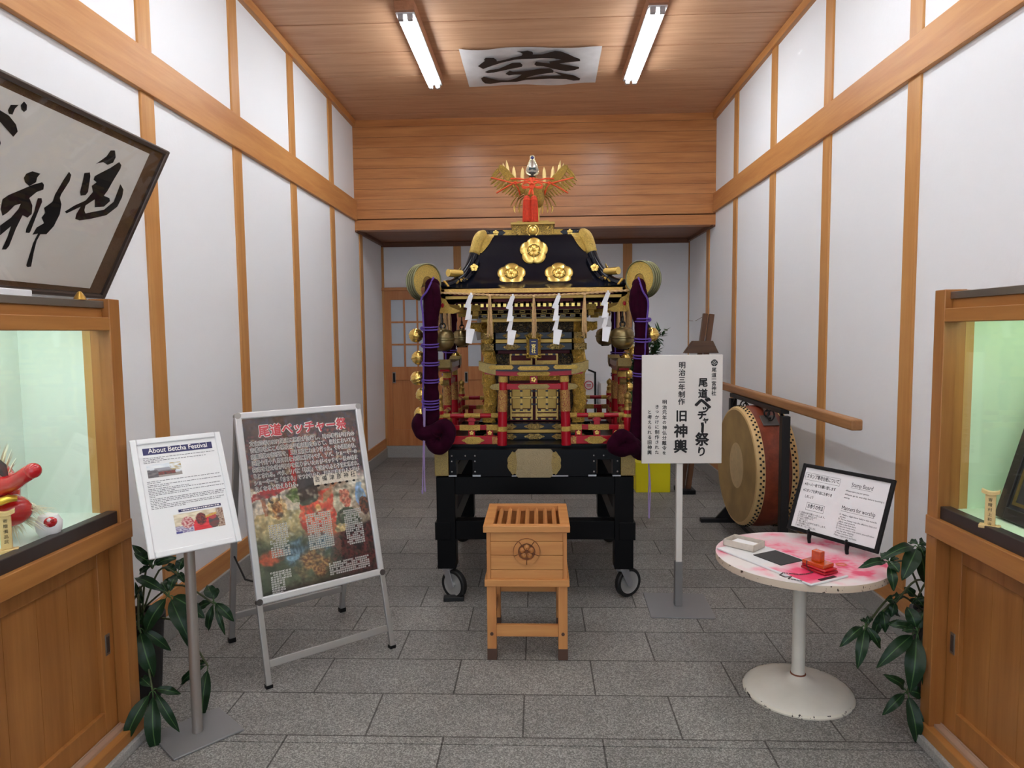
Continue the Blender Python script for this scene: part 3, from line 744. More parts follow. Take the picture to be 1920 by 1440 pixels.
lines = ['文化四年(1807)尾道に悪疫が流行し、時の奉行が町内の', '吉備神社にこの悪疫の平癒祈願を命じて、当社においても', '病魔退散の御祈祷を、三日三夜にわたり行った。その満願の日、',
 '旧暦十月十八日神輿を先頭に獅子(ベタ、ソバ、ショーキーの', '装束を着た者が町中を練り歩いたのがベッチャー祭の始ま', 'りとされる。ベタ、ソバに「祝棒」で突かれると子宝に恵まれ、', 'ショーキーに「ささら」でつかれたり、獅子に噛まれると頭が', '良くなると伝えられる。']
outlined(ab, [(s, .035, .158+.0375*i, .0275, pw*(.93 if i < 7 else .36)) for i, s in enumerate(lines)], PT, TWHITE, INK, .0021, .0002, 'poster_text')
b = MB(); b2 = MB(); b3 = MB()
for i, ch in enumerate('吉備津彦神社'):
    u = .565+i*.066; v = .405
    b.prism([(-.019,-.026),(.019,-.026),(.021,0),(.019,.026),(-.019,.026),(-.021,0)], -.0005, 0, PT(u, v, .0052) @ M.Rotation(-PI/2,4,'X'))
    put_text(b2, ch, PT(u, v+.008, .0064), .03, .0004, 'CENTER')
    b3.prism([(.009*math.cos(q*PI/5), .006*math.sin(q*PI/5)) for q in range(10)], -.0004, 0, PT(u, v+.034, .0062) @ M.Rotation(-PI/2,4,'X'))
obj('lantern_picture', b, mat('lantern_print', (232,222,204), .5), ab, smooth=0); obj('lantern_lettering', b2, INK, ab, smooth=0); obj('lantern_base_picture', b3, INK, ab, smooth=0)
# tiny printed columns, too small to read
b = MB(); b2 = MB()
def tiny(u0, v0, nc, nr, du, dv, vert=True):
    for i in range(nc):
        for j in range(nr):
            if random.random() < .08: continue
            T = PT(u0+i*du, v0+j*dv, .0056); w_ = du*pw*.36; h_ = dv*ph*.34
            b.bx(-w_, w_, -h_, h_, 0, .0002, 0, T)
            k = random.random()
            if k < .5: b2.bx(-w_*.7, w_*.7, -h_*.25, h_*.25, .0003, .0004, 0, T); b2.bx(-w_*.2, w_*.2, -h_*.8, h_*.8, .0003, .0004, 0, T)
            else: b2.bx(-w_*.7, w_*.7, h_*.2, h_*.6, .0003, .0004, 0, T); b2.bx(-w_*.5, w_*.6, -h_*.7, -h_*.2, .0003, .0004, 0, T)
tiny(.115,.625,7,15,.0225,.0125); tiny(.43,.60,12,17,.0185,.0125); tiny(.765,.615,9,17,.0185,.0125); tiny(.085,.885,5,10,.0225,.0125); tiny(.19,.885,3,4,.0225,.0125); tiny(.575,.905,20,6,.0185,.0125)
obj('small_print_field', b, TWHITE, ab, smooth=0); obj('small_print', b2, INK, ab, smooth=0)
PG = glassmat('poster_film', refl=.8)
b = MB(); b.bx(-hw+.036, hw-.036, -.0115, -.011, s0+.036, s1-.036, 0, TA); obj('clear_cover', b, PG, ab)
for x in (-hw+.014, hw-.014):
    b = MB(); b.bx(x-.014, x+.014, -.012, .010, .006, s0+.01, 0, TA); g = obj('leg', b, ALUD, ab, bevel=.003)
    obj('foot', MB().bx(x-.016, x+.016, -.012, .02, 0, .016), BLACKP, g)
b = MB(); b.bx(-hw+.028, hw-.028, -.008, .008, .09, .125, 0, TA); obj('stretcher', b, ALUD, ab, bevel=.002)
A = V((0, .352+.012, 1.296)); 
def RP(x, k): return V((x, .366+(.636-.366)*k, 1.27*(1-k)))
for x in (-hw+.02, hw-.02):
    g = obj('leg', MB().bar(RP(x, .0), RP(x, .992), .03, .026), ALUD, ab, bevel=.003)
    obj('foot', MB().cb((x, .632, .012), (.036,.034,.024)), BLACKP, g)
obj('stretcher', MB().bar(RP(-hw+.03, .88), RP(hw-.03, .88), .02, .034), ALUD, ab, bevel=.002)
for x in (-hw+.02, hw-.02):
    q0 = SP(x, .5, -.012); q1 = RP(x, 1-q0.z/1.27-.03); md = (q0+q1)/2+V((0,0,-.06))
    obj('folding_stay', MB().tube([q0, md, q1], .005, 6), BLACKP, ab)

# ================================================================== INFORMATION STAND
inf = thing('information_stand', 'silver sign stand with a white framed English notice about the festival', 'sign stand', (-1.466, 2.752, 0), .7571)
b = MB(); b.bx(-.145, .145, -.128, .128, 0, .010, 0, M.Rotation(.09,4,'Z')); obj('base_plate', b, GREYM, inf, bevel=.003)
obj('pole', MB().lathe([(.0215,.01),(.0215,.90)], 20), mat('silver_pole', (168,162,156), .35, .6), inf)
tilt = .4744; ctr = V((0.0, 0.0, 1.049)); uu = V((0, math.sin(tilt), math.cos(tilt)))
TI = frame_T(ctr, (1,0,0), uu); iw, ih = .3583, .4979
b = MB()
for x0, x1, y0, y1 in ((-iw/2,-iw/2+.024,-ih/2,ih/2),(iw/2-.024,iw/2,-ih/2,ih/2),(-iw/2+.024,iw/2-.024,-ih/2,-ih/2+.024),(-iw/2+.024,iw/2-.024,ih/2-.024,ih/2)): b.bx(x0, x1, y0, y1, -.006, .008, 0, TI)
obj('snap_frame', b, WHITEM, inf, bevel=.004)
b = MB(); b.bx(-iw/2+.02, iw/2-.02, -ih/2+.02, ih/2-.02, -.006, 0, 0, TI); obj('sheet', b, PAPER, inf)
b = MB(); b.bx(-.03,.03,-.16,-.02,-.022,-.006,0,TI); obj('bracket', b, GREYM, inf)
sw, sh = iw-.048, ih-.048
def IT(u, v, z=.0006): return TI @ M.Translation(((u-.5)*sw, (.5-v)*sh, z))
NAVY = mat('print_navy', (52,50,96), .6)
b = MB(); b.bx(-.44*sw, .44*sw, -.033*sh, .033*sh, 0, .0003, 0, IT(.5,.072)); b.bx(-.27*sw,.27*sw,-.0125*sh,.0125*sh,0,.0003,0,IT(.63,.668)); obj('heading_bar', b, NAVY, inf, smooth=0)
b = MB(); put_text(b, 'About Betcha Festival', IT(.125,.088,.0012), .03, .0004, fit=sw*.75)
x = .40
while x < .86: 
    w_ = random.uniform(.008,.03); b.bx(0, w_*sw, -.005*sh, .005*sh, 0, .0002, 0, IT(x, .668, .0010)); x += w_+.008
obj('heading_lettering', b, TWHITE, inf, smooth=0)
b = MB()
for v, e in [(.135,.95),(.150,.3),(.165,.84),(.180,.25),(.36,.97),(.375,.2),(.395,.97),(.41,.3),(.43,.55),(.445,.93),(.46,.32),(.475,.97),(.49,.5),(.505,.12),(.525,.97),(.54,.97),(.555,.97),(.57,.2),(.585,.97),(.60,.9),(.615,.45)]:
    x = .05
    while x < e:
        w_ = random.uniform(.012,.05); b.bx(0, w_*sw, -.0028*sh, .0028*sh, 0, .0002, 0, IT(x, v)); x += w_+random.uniform(.006,.012)
obj('small_print', b, mat('print_grey', (120,118,124), .7), inf, smooth=0)
def temple_fn(u, v):
    c = mixc((200,206,216),(226,228,230),.5+nz(u,v,4,1))
    if v > .78+.1*nz(u,v,3,2): c = (150,140,134)
    if v > .30 and v < .52 and abs(u-.44) < .20+(v-.3)*.4: c = (150,148,156)
    if .52 <= v < .66 and u < .82: c = (120,112,116)
    if .62 <= v < .86 and .05 < u < .8: c = mixc((70,52,50),(140,60,54),.5+nz(u,v,18,4)*1.5)
    if u < .3 and v > .4+.5*u*.4: c = mixc((84,80,84),(120,112,112),.5+nz(u,v,9,5))
    if u > .66 and v < .55: c = mixc(c,(176,150,96),max(0,nz(u,v,8,6)+.25)*1.6)
    return c
picture('temple_photo', .42*sw, .125*sh, 44, 24, temple_fn, CMAT, inf, IT(.285,.262,.0008))
def crowd_fn(u, v):
    n1 = nz(u,v,7,1); n3 = nz(u,v,26,3)
    c = mixc((196,180,150),(226,214,190),.5+n1*1.5)
    if u > .85: c = mixc((120,84,70),(190,170,150),.5+n3*2)
    if v > .62 and u < .38: c = mixc((206,206,214),(110,90,140),.4+n3*2)
    if blob(u,v,.25,.5,.12,.3) > 0: c = mixc((170,60,70),(220,190,180),.5+n3*2.4)
    if blob(u,v,.56,.86,.2,.5,3) > 0: c = mixc((200,24,40),(226,60,66),.5+n1)
    if blob(u,v,.53,.43,.11,.32) > 0: c = mixc((60,34,36),(150,50,48),.5+n3*2)
    if blob(u,v,.78,.66,.11,.36) > 0: c = mixc((60,70,70),(110,60,60),.5+n1*2)
    if blob(u,v,.77,.38,.08,.16) > 0: c = (176,60,60)
    if abs(v-(.36-.5*(u-.64))) < .05 and .62 < u < .86: c = (206,160,70)
    if v > .9 and u < .12: c = (60,60,130)
    return c
picture('festival_photo', .62*sw, .178*sh, 60, 34, crowd_fn, CMAT, inf, IT(.60,.785,.0008))

# ================================================================== WHITE NOTICE BOARD
sg = thing('notice_board', 'white notice board with bold black vertical writing on a square steel foot', 'sign', (.853, 4.145, 0))
obj('base_plate', MB().bx(-.19,.19,-.19,.19,0,.008), GREYM, sg, bevel=.002, rot=(0,0,-.03))
obj('socket', MB().bx(-.0225,.0225,-.0225,.0225,.008,.285), mat('grey_socket', (142,140,140), .4, .5), sg, bevel=.002)
obj('pole', MB().bx(-.0185,.0185,-.0185,.0185,.285,.95), WHITEP, sg, bevel=.002)
bw, bh = .478, .655; bc = V((.860-.853, -.02, (1.552+.897)/2))
b = MB(); b.bx(bc.x-bw/2, bc.x+bw/2, -.034, -.0185, bc.z-bh/2, bc.z+bh/2); obj('board', b, WHITEP, sg, bevel=.003)
KK = 2155
def ST(cx, cy): return M.Translation((bc.x-bw/2+(cx-20)/KK, -.0352, bc.z+bh/2-(cy-32)/KK)) @ M.Rotation(PI/2,4,'X')
def put_char(b, ch, cx, cy, w, bold=.02, wid=None):
    vs, fs = glyph(ch, 1.0, bold)
    x0, x1 = min(q.x for q in vs), max(q.x for q in vs); y0, y1 = min(q.y for q in vs), max(q.y for q in vs)
    k = w/KK*.98; kx = k if wid is None else wid/KK/(x1-x0)
    b.add([V(((q.x-(x0+x1)/2)*kx, (q.y-(y0+y1)/2)*k, q.z)) for q in vs], fs, 0, ST(cx, cy))
b = MB()
for i, ch in enumerate('尾道一宮神社'): put_char(b, ch, 938, [228,295,345,403,466,530][i], 64, .022)
for i, ch in enumerate('明治三年制作'): put_char(b, ch, 532-i, 165+94*i, 92, .026)
for ch, x, y, w_ in (('尾',800,390,122),('道',800,530,126),('祭',795,1125,186),('り',790,1285,140),('旧',530,822,160),('神',520,1015,186),('輿',520,1217,186)): put_char(b, ch, x, y, w_, .034)
put_char(b, 'ベ', 800, 655, 190, .05, 215); put_char(b, 'ッ', 838, 742, 110, .05); put_char(b, 'チ', 790, 812, 125, .05); put_char(b, 'ャ', 838, 885, 95, .05)
vs = [(775,910),(812,905),(818,940),(815,1035),(795,1045),(780,1035),(785,960)]
b.add([ST(x,y) @ V((0,0,0)) for x,y in vs], [list(range(len(vs)))[::-1]])
for i, ch in enumerate('明治元年の神仏分離令を'): put_char(b, ch, 311, 640+66.5*i, 62 if ch not in 'のを' else 54, .02)
for i, ch in enumerate('きっかけに制作された'): put_char(b, ch, 216, 700+66*i, 56 if ch not in '制作' else 62, .02)
for i, ch in enumerate('と考えられる旧神輿'): put_char(b, ch, 121, 768+66*i, 56 if i not in (1,6,7,8) else 62, .02)
obj('lettering', b, INK, sg, smooth=0)
b = MB(); TC = ST(941,138) @ M.Rotation(-PI/2,4,'X')
for k in range(5):
    a = PI/2+2*PI*k/5; ring_seg(b, 27/KK, 43/KK, a-PI/5+.05, a+PI/5-.05, -.0003, 0, 6, TC)
    b.prism([((13+7*math.cos(w_*PI/4))/KK*math.cos(a)-7*math.sin(w_*PI/4)/KK*math.sin(a), (13+7*math.cos(w_*PI/4))/KK*math.sin(a)+7*math.sin(w_*PI/4)/KK*math.cos(a)) for w_ in range(8)], -.0003, 0, TC)
ring_seg(b, 21/KK, 24/KK, 0, 2*PI-.001, -.0003, 0, 30, TC)
obj('printed_crest', b, INK, sg, smooth=0)
# ================================================================== DRUM ON ITS STAND
DRW = wood('drum_body_wood', (140,66,42), (106,44,28), 'Y', rough=.3); SKIN = mat('drum_skin', (190,156,100), .6, noise_amt=.35, nscale=4); SKIN2 = mat('drum_skin_edge', (222,186,128), .55)
IRON = mat('black_iron', (30,29,31), .45, .2)
DC = V((1.695, 5.37, .638))
dr = thing('drum', 'large barrel drum with red-brown body hung in a black frame', 'drum', DC, R(3))
TX = M.Rotation(PI/2, 4, 'Y')
prof = [(.450,-.148),(.458,-.11),(.466,-.06),(.470,0),(.466,.06),(.458,.11),(.450,.148)]
obj('body', MB().lathe(prof, 56, TX, cap=False), DRW, dr)
for s, nm in ((-1,'near'),(1,'far')):
    T = M.Rotation(-s*PI/2 if s < 0 else PI/2, 4, 'Y') if False else (M.Rotation(-PI/2,4,'Y') if s < 0 else M.Rotation(PI/2,4,'Y'))
    h = obj('drum_head', MB().lathe([(.4665,.096),(.465,.118),(.461,.140),(.451,.152),(.436,.156)], 56, T, cap=False), SKIN2, dr)
    obj('skin', MB().lathe([(.437,.1555),(.30,.150),(.15,.1475),(.0005,.147)], 56, T, cap=False), SKIN, h)
    obj('worn_patch', MB().lathe([(.155,.1482),(.0005,.1478)], 40, T @ M.Translation((.0,.0,.0)) @ M.Diagonal((1.15,1,1,1)), cap=False), mat('worn_skin_'+nm, (222,194,146), .75, noise_amt=.12, nscale=30), h)
    b = MB()
    for k in range(64):
        for row in (0, 1):
            a = 2*PI*(k+.5*row)/64; r_ = .4625 + row*.0030; z = .128 - row*.019
            b.ball(T @ V((r_*math.cos(a), r_*math.sin(a), z)), .0088, 8, 4)
    obj('stud_band', b, BLACKP, h)
PLT = mat('aged_steel_plate', (110,104,100), .45, .7)
for dy in (-.27, .25):
    a = math.asin(dy/.472); c = V((0, .471*math.sin(a), .471*math.cos(a)))
    T = M.Translation(c) @ M.Rotation(-a,4,'X')
    b = MB(); b.bx(-.06,.06,-.055,.055,-.004,.004,0,T); g = obj('ring_plate', b, PLT, dr, bevel=.003)
    b = MB(); b.tube([T @ V((0,0,0)), T @ V((0,0,.03))], .008, 8); b.torus(T @ V((0,0,.05)), .036, .006, M.Rotation(.5,4,'Z')); obj('hanging_ring', b, IRON, g)
ds = thing('drum_stand', 'black steel drum frame with a long wooden bar on top beside the wall', 'drum stand', (1.70, 5.4, 0))
LY = (-.645, .62)
for y in LY:
    obj('upright', MB().bx(-.028,.028,y-.028,y+.028,.03,1.10), IRON, ds, bevel=.002)
    obj('foot', MB().bx(-.27,.27,y-.03,y+.03,0,.035), IRON, ds, bevel=.002)
    b = MB()
    for s in (-1,1): b.prism([(s*.03,.035),(s*.14,.035),(s*.03,.16)][::s], y-.01, y+.01)
    obj('foot_gusset', b, IRON, ds)
obj('cross_beam', MB().bx(-.028,.028,LY[0],LY[1],1.114,1.146), IRON, ds, bevel=.002)
b = MB(); b.bar((0,LY[0],1.02),(0,LY[0]+.09,1.12),.02,.02); b.bar((0,LY[1],1.02),(0,LY[1]-.09,1.12),.02,.02); obj('corner_brace', b, IRON, ds)
b = MB()
for y in (-.27, .25): b.tube([(0,y,1.085),(0,y,1.12)], .006, 6); b.torus((0,y,1.075), .022, .005, M.Rotation(.2,4,'Z'))
obj('hanging_hook', b, IRON, ds)
obj('lower_rail', MB().bx(-.02,.02,LY[0],LY[1],.05,.085), IRON, ds, bevel=.002)
BARW = wood('worn_bar_wood', (176,126,80), (132,88,52), 'Y', rough=.5)
obj('wooden_bar', MB().bx(-.012,.052,3.735-5.4,6.9-5.4,1.146,1.208), BARW, ds, bevel=.010, seg=3)

# dark wooden stand seen above and below the notice board
OLDW = wood('old_dark_wood', (110,72,46), (70,44,28), 'Z')
ws = thing('wooden_stand', 'dark wooden stand with twin uprights and a tapered cap board behind the notice board', 'stand', (1.70, 7.15, 0))
T = M.Rotation(R(7), 4, 'Y')
b = MB(); b.bx(-.055,-.012,-.03,.03,.04,1.875,0,M.Translation((-.17,0,0)) @ T); b.bx(.0,.05,-.05,-.0,.04,1.875,0,M.Translation((-.17,0,0)) @ T); obj('upright', b, OLDW, ws, bevel=.003)
b = MB(); b.prism([(-.19,1.46),(.15,1.46),(.09,1.585),(-.10,1.585)], -.07, -.045); b.prism([(-.19,1.46),(.15,1.46),(.09,1.585),(-.10,1.585)], .04, .06); obj('cap_board', b, wood('cap_wood', (104,76,56), (72,50,36), 'X'), ws, bevel=.002)
b = MB(); b.bx(-.26,-.08,-.12,.12,0,.045); obj('foot', b, BLACKP, ws, bevel=.004)

# yellow box with plastic bag
YB_ = atz(1191,921,0); hz = at(1200,864,7.15).z
o = obj('yellow_box', MB().bx(1.02,1.377,7.13,7.42,0,.315), mat('yellow_card', (238,226,8), .5, bump=.03, bscale=5), bevel=.004)
tag(o, 'bright yellow box on the floor behind the notice board', 'box')
b = MB()
def bag(u, v):
    a = u*2*PI; r_ = (.10+.03*noise.noise((u*6, v*4, 2)))*math.sin(PI*(.12+v*.8))**.6
    return V((1.03+r_*math.cos(a), 7.58+r_*.8*math.sin(a), .30*v+.16*v*v+.01))
b.grid(bag, 20, 10)
o = obj('plastic_bag', b, mat('clear_plastic_bag', (216,218,206), .25, spec=.7), smooth=60); tag(o, 'crumpled white plastic bag behind the yellow box', 'bag')

# ================================================================== ROUND TABLE AND WHAT STANDS ON IT
TZ = .651; TCN = V((1.208, 3.1445, 0)); TR = .377
tb = thing('round_table', 'round white pedestal table with pink stained top and chipped paint', 'table', TCN)
def stain(x, y):
    n1 = noise.noise((x*7, y*7, 1)); n2 = noise.noise((x*20, y*20, 2)); n3 = noise.noise((x*55, y*55, 3))
    rr = math.hypot(x, y)/TR
    wx, wy = TCN.x+x, TCN.y+y
    # stained zone runs across the top from the tray to the plant side
    d = abs((x+.03)*.5 + (y-.02)*.86 - .05)
    t = max(0, .78-2.6*d + n1*.6 + n2*.3) + max(0, n1*1.1+n2*.5-.05)*.8
    t += .8*max(0, 1-((x-.12)**2+(y+.15)**2)/.028)*(.7+n1+n2*.5)
    t = max(0, min(1, t*(.75+n3*.5)))*max(0, min(1, (1.03-rr)*9))
    c = mixc((232,224,222), (246,122,150), t)
    if t > .6: c = mixc(c, (232,44,92), (t-.6)*1.6)
    return c
b = MB(); NR, NA = 46, 150
for i in range(NR+1):
    for k in range(NA):
        r_ = TR*i/NR; a = 2*PI*k/NA; b.v.append(V((r_*math.cos(a), r_*math.sin(a), TZ)))
for i in range(NR):
    for k in range(NA):
        l = (k+1) % NA; b.f.append([i*NA+k, (i+1)*NA+k, (i+1)*NA+l, i*NA+l]); b.m.append(0)
o = obj('stained_surface', b, colmat('stained_paint', .4), tb)
ca = o.data.color_attributes.new('Col', 'FLOAT_COLOR', 'POINT'); dat = []
for p in b.v: dat += [*s2l(stain(p.x, p.y)), 1]
ca.data.foreach_set('color', dat)
def chipped(name, base_c, chip, thr, sc):
    m, nt, p = base(name); L = nt.links; N = nt.nodes.new
    tc = N('ShaderNodeTexCoord'); n = N('ShaderNodeTexNoise'); n.inputs['Scale'].default_value = sc; n.inputs['Detail'].default_value = 6
    r = N('ShaderNodeMapRange'); r.inputs['From Min'].default_value = thr; r.inputs['From Max'].default_value = thr+.02
    mx = N('ShaderNodeMix'); mx.data_type = 'RGBA'; mx.inputs['A'].default_value = (*s2l(base_c),1); mx.inputs['B'].default_value = (*s2l(chip),1)
    L.new(tc.outputs['Object'], n.inputs['Vector']); L.new(n.outputs['Fac'], r.inputs['Value']); L.new(r.outputs['Result'], mx.inputs['Factor']); L.new(mx.outputs['Result'], p.inputs['Base Color'])
    p.inputs['Roughness'].default_value = .55; return m
EDGE = chipped('chipped_edge', (206,188,170), (60,44,36), .63, 55)
CREAM = mat('cream_enamel', (222,218,208), .4, noise_amt=.12, nscale=7)
obj('tabletop', MB().lathe([(TR-.012,TZ-.034),(TR,TZ-.030),(TR+.001,TZ-.006),(TR-.001,TZ-.0008)], 96, cap=False).lathe([(.0005,TZ-.034),(TR-.012,TZ-.034)], 96, cap=False), EDGE, tb)
obj('column', MB().lathe([(.031,.085),(.0295,.12),(.0295,TZ-.034)], 28, cap=False), CREAM, tb)
obj('rust_ring', MB().lathe([(.036,.082),(.035,.09),(.030,.094)], 28, cap=False), mat('rust', (120,66,44), .8), tb)
obj('base', MB().lathe([(.243,.0),(.2445,.010),(.238,.018),(.20,.031),(.14,.047),(.085,.060),(.055,.072),(.036,.088)], 72), CREAM, tb)
obj('base_rim', MB().lathe([(.2452,.001),(.2462,.009),(.240,.0185)], 96, cap=False), chipped('chipped_rim', (222,216,202), (44,40,38), .60, 40), tb)
ztt = TZ+.0006
pa, pb, pc, pd = atz(1344,1026,TZ+.012), atz(1521,1095,TZ+.012), atz(1583,1075,TZ+.012), atz(1441,1021,TZ+.012)
ex = (pb-pa).normalized(); ey = V((-ex.y, ex.x, 0)); 
plen = (pb-pa).length; pwid = (pc-pb).length
TPL = M(((ex.x,ey.x,0,pa.x),(ex.y,ey.y,0,pa.y),(0,0,1,ztt),(0,0,0,1)))
t = thing('stamp_board', 'long white board with a black pad lying on the pink stained table', 'board'); t.matrix_world = TPL
b = MB(); b.bx(0, plen, 0, pwid, 0, .009); o = obj('board', b, WHITEM, t, bevel=.003)
b = MB(); nn = (26, 12)
b.grid(lambda i, j: V((plen*(.5+.49*i), pwid*(.02+.96*j), .0095)), 30, 16)
o = obj('pink_stain', b, bpy.data.materials['stained_paint'], t, smooth=0)
ca = o.data.color_attributes.new('Col', 'FLOAT_COLOR', 'POINT'); dat = []
for p in b.v:
    u = p.x/plen; n1 = noise.noise((p.x*14, p.y*14, 5)); n2 = noise.noise((p.x*40,p.y*40,6))
    tt = max(0, min(1, (u-.56)*4+n1*.7+n2*.3)) * max(0, min(1, (1.0-u)*10+.3))
    c = mixc((232,226,226), (240,90,128), tt); c = mixc(c, (224,36,84), max(0, tt-.7)*1.5*(1+n2)); dat += [*s2l(c), 1]
ca.data.foreach_set('color', dat)
b = MB(); b.bx(plen*.30, plen*.60, pwid*.30, pwid*.93, .0098, .0125); obj('black_pad', b, mat('black_pad', (46,46,48), .6), t, bevel=.001)
b = MB(); b.bx(plen*.955, plen*.985, pwid*.30, pwid*.72, .0098, .0118); obj('dark_strip', b, mat('dark_strip', (40,14,20), .5), t)
def onboard(px, py, z): return atz(px, py, z)
zb = ztt+.0105
# paper tray
CARD = mat('grubby_card', (214,202,190), .75, noise_amt=.15, nscale=40)
c0 = (atz(1352,1021,zb)+atz(1438,1027,zb))/2; 
tq = thing('paper_tray', 'shallow white card tray holding paper slips on the stained table', 'tray', (c0.x, c0.y, zb), math.atan2(ex.y, ex.x)+R(18))
tw, td = .155, .112
b = MB(); b.bx(-tw/2,tw/2,-td/2,td/2,0,.003); 
for x0,x1,y0,y1 in ((-tw/2,-tw/2+.004,-td/2,td/2),(tw/2-.004,tw/2,-td/2,td/2),(-tw/2,tw/2,-td/2,-td/2+.004),(-tw/2,tw/2,td/2-.004,td/2)): b.bx(x0,x1,y0,y1,0,.031)
obj('tray_body', b, CARD, tq)
o = obj('paper_slips', MB().bx(-.058,.058,-.042,.042,zb+.0035,zb+.017), PAPER, loc=(c0.x,c0.y,0), rot=(0,0,math.atan2(ex.y,ex.x)+R(14)), bevel=.001)
tag(o, 'stack of white paper slips lying in the card tray', 'paper')
# red ink pad, orange stamp
pc_ = atz(1536,1069,zb); ang = math.atan2(ex.y, ex.x)
DRED = mat('red_pad_case', (168,18,30), .3)
t = thing('ink_pad', 'red ink pad case under the orange stamp on the table', 'ink pad', (pc_.x, pc_.y, zb), ang)
obj('case', MB().bx(-.062,.062,-.042,.042,0,.011), DRED, t, bevel=.004); obj('lid', MB().bx(-.060,.060,-.040,.040,.012,.022), mat('red_pad_lid', (190,20,34), .3), t, bevel=.005)
obj('catch', MB().bx(-.078,-.062,-.01,.006,.004,.014), BLACKP, t)
ORG = mat('orange_acrylic', (236,86,10), .15, coat=.6, noise_amt=.3, nscale=60); ORG.node_tree.nodes['Principled BSDF'].inputs['Transmission Weight'].default_value = .25
t = thing('acrylic_stamp', 'clear orange acrylic stamp standing on the red ink pad', 'stamp', (pc_.x-.004, pc_.y+.006, zb+.0225), ang+R(4))
obj('stamp_base', MB().bx(-.052,.052,-.036,.036,0,.016), ORG, t, bevel=.002); obj('stamp_grip', MB().bx(-.021,.021,-.016,.016,.016,.062), ORG, t, bevel=.002)
rg = atz(1577,1060,TZ+.006)
o = obj('rubber_band', MB().torus((0,0,0), .021, .0022, M.Rotation(R(84),4,'X'), 24, 6), mat('tan_rubber', (216,140,90), .5), loc=(rg.x, rg.y, TZ+.010)); tag(o, 'loose tan rubber ring on the table beside the red ink pad', 'ring')
ch = [(1513,1052,.05),(1512,1060,.02),(1517,1069,.004),(1524,1073,.003),(1512,1076,.003),(1498,1077,.003),(1480,1075,.003),(1468,1074,.003),(1462,1078,.003),(1472,1082,.003),(1484,1081,.003),(1478,1085,.003),(1492,1087,.003),(1506,1090,.003)]
pts = [atz(x, y, zb+h) for x, y, h in ch]; b = MB()
for i in range(len(pts)-1):
    d = (pts[i+1]-pts[i]); n_ = max(2, int(d.length/.0052))
    for k in range(n_): b.ball(pts[i]+d*k/n_, .0026, 6, 4)
o = obj('ball_chain', b, mat('chain_metal', (92,80,78), .35, .8)); tag(o, 'dark ball chain trailing from the orange stamp across the board', 'chain')

# framed notice on its little easel
tf = thing('framed_notice', 'black framed notice on manners for worship propped on the round table', 'picture frame', (1.439, 3.291, .8504), -1.0108)
tl = .367; TN = frame_T((0,0,0), (1,0,0), (0, math.sin(tl), math.cos(tl))); nw, nh = .48, .3434
b = MB()
for x0,x1,y0,y1 in ((-nw/2,-nw/2+.018,-nh/2,nh/2),(nw/2-.018,nw/2,-nh/2,nh/2),(-nw/2+.018,nw/2-.018,-nh/2,-nh/2+.018),(-nw/2+.018,nw/2-.018,nh/2-.018,nh/2)): b.bx(x0,x1,y0,y1,-.008,.008,0,TN)
obj('moulding', b, BLACKP, tf, bevel=.003)
b = MB(); b.bx(-nw/2+.016,nw/2-.016,-nh/2+.016,nh/2-.016,-.006,0,0,TN); obj('sheet', b, PAPER, tf)
qw, qh = nw-.036, nh-.036
def NT(u, v, z=.0008): return TN @ M.Translation(((u-.5)*qw, (.5-v)*qh, z))
b = MB()
put_text(b, 'スタンプ専用台紙について', NT(.035,.165), .024, .0003, fit=qw*.40)
put_text(b, '※お一人一枚でお願い致します', NT(.035,.29), .018, .0002, fit=qw*.385); put_text(b, '※スタンプを押す前にお参りを', NT(.035,.395), .018, .0002, fit=qw*.36); put_text(b, 'しましょう', NT(.075,.49), .017, .0002, fit=qw*.1)
put_text(b, 'お参りの作法', NT(.14,.645), .024, .0003, fit=qw*.19)
put_text(b, 'Stamp Board', NT(.585,.165), .028, 0, fit=qw*.24); put_text(b, 'Manners for worship', NT(.54,.545), .028, 0, fit=qw*.375)
for u, v, w_ in ((.585,.185,.24),(.54,.568,.375)): b.bx(0, w_*qw, -.0005, .0005, 0, .0001, 0, NT(u, v))
for u0, u1, v0, v1 in ((.02,.45,.085,.20),(.125,.345,.565,.685)):
    for x0, x1, y0, y1 in ((u0,u1,v0,v0),(u0,u1,v1,v1)): b.bx(0,(x1-x0)*qw,-.0005,.0005,0,.0001,0,NT(x0,y0))
    for x in (u0, u1): b.bx(-.0005,.0005,-(v1-v0)*qh,0,0,.0001,0,NT(x, v0))
small = [(.535,.255,'※Please take one per person.',.27),(.535,.315,'※Please go to worship before putting a',.44),(.535,.365,'stamp.',.07)]
en = ['① Make a slight bow before the outside','  shrine.','② Throw money into the offertory box and','  adjust your posture.','③ Make a low bow twice.','④ Clap your hands twice.','⑤ You can make a wish within yourself when','  you clap after clapping.','⑥ Make a low bow once.','Make a slight bow and leave.']
ew = [.42,.07,.43,.19,.22,.22,.43,.2,.21,.26]
for i, s in enumerate(en): small.append((.53, .635+.036*i, s, ew[i]))
jp = ['① 鳥居の前で軽く一礼します。','② お賽銭を入れ、姿勢を正します。','③ 二回深くお辞儀をします。','④ 二拍手をします。','⑤ 願い事を心の中でお祈りします。','⑥ 一回お辞儀をします。','⑦ 最後に軽く一礼して退出します。']
jw = [.33,.24,.2,.14,.37,.18,.26]
for i, s in enumerate(jp): small.append((.05, .755+.036*i, s, jw[i]))
for u, v, s, w_ in small: put_text(b, s.strip(), NT(u+(.015 if s.startswith(' ') else 0), v), .0105, 0, fit=qw*w_)
obj('lettering', b, INK, tf, smooth=0)
ea = thing('plate_easel', 'small black easel holding up the framed notice on the table', 'easel', (1.439, 3.291, TZ+.0035), -1.0108)
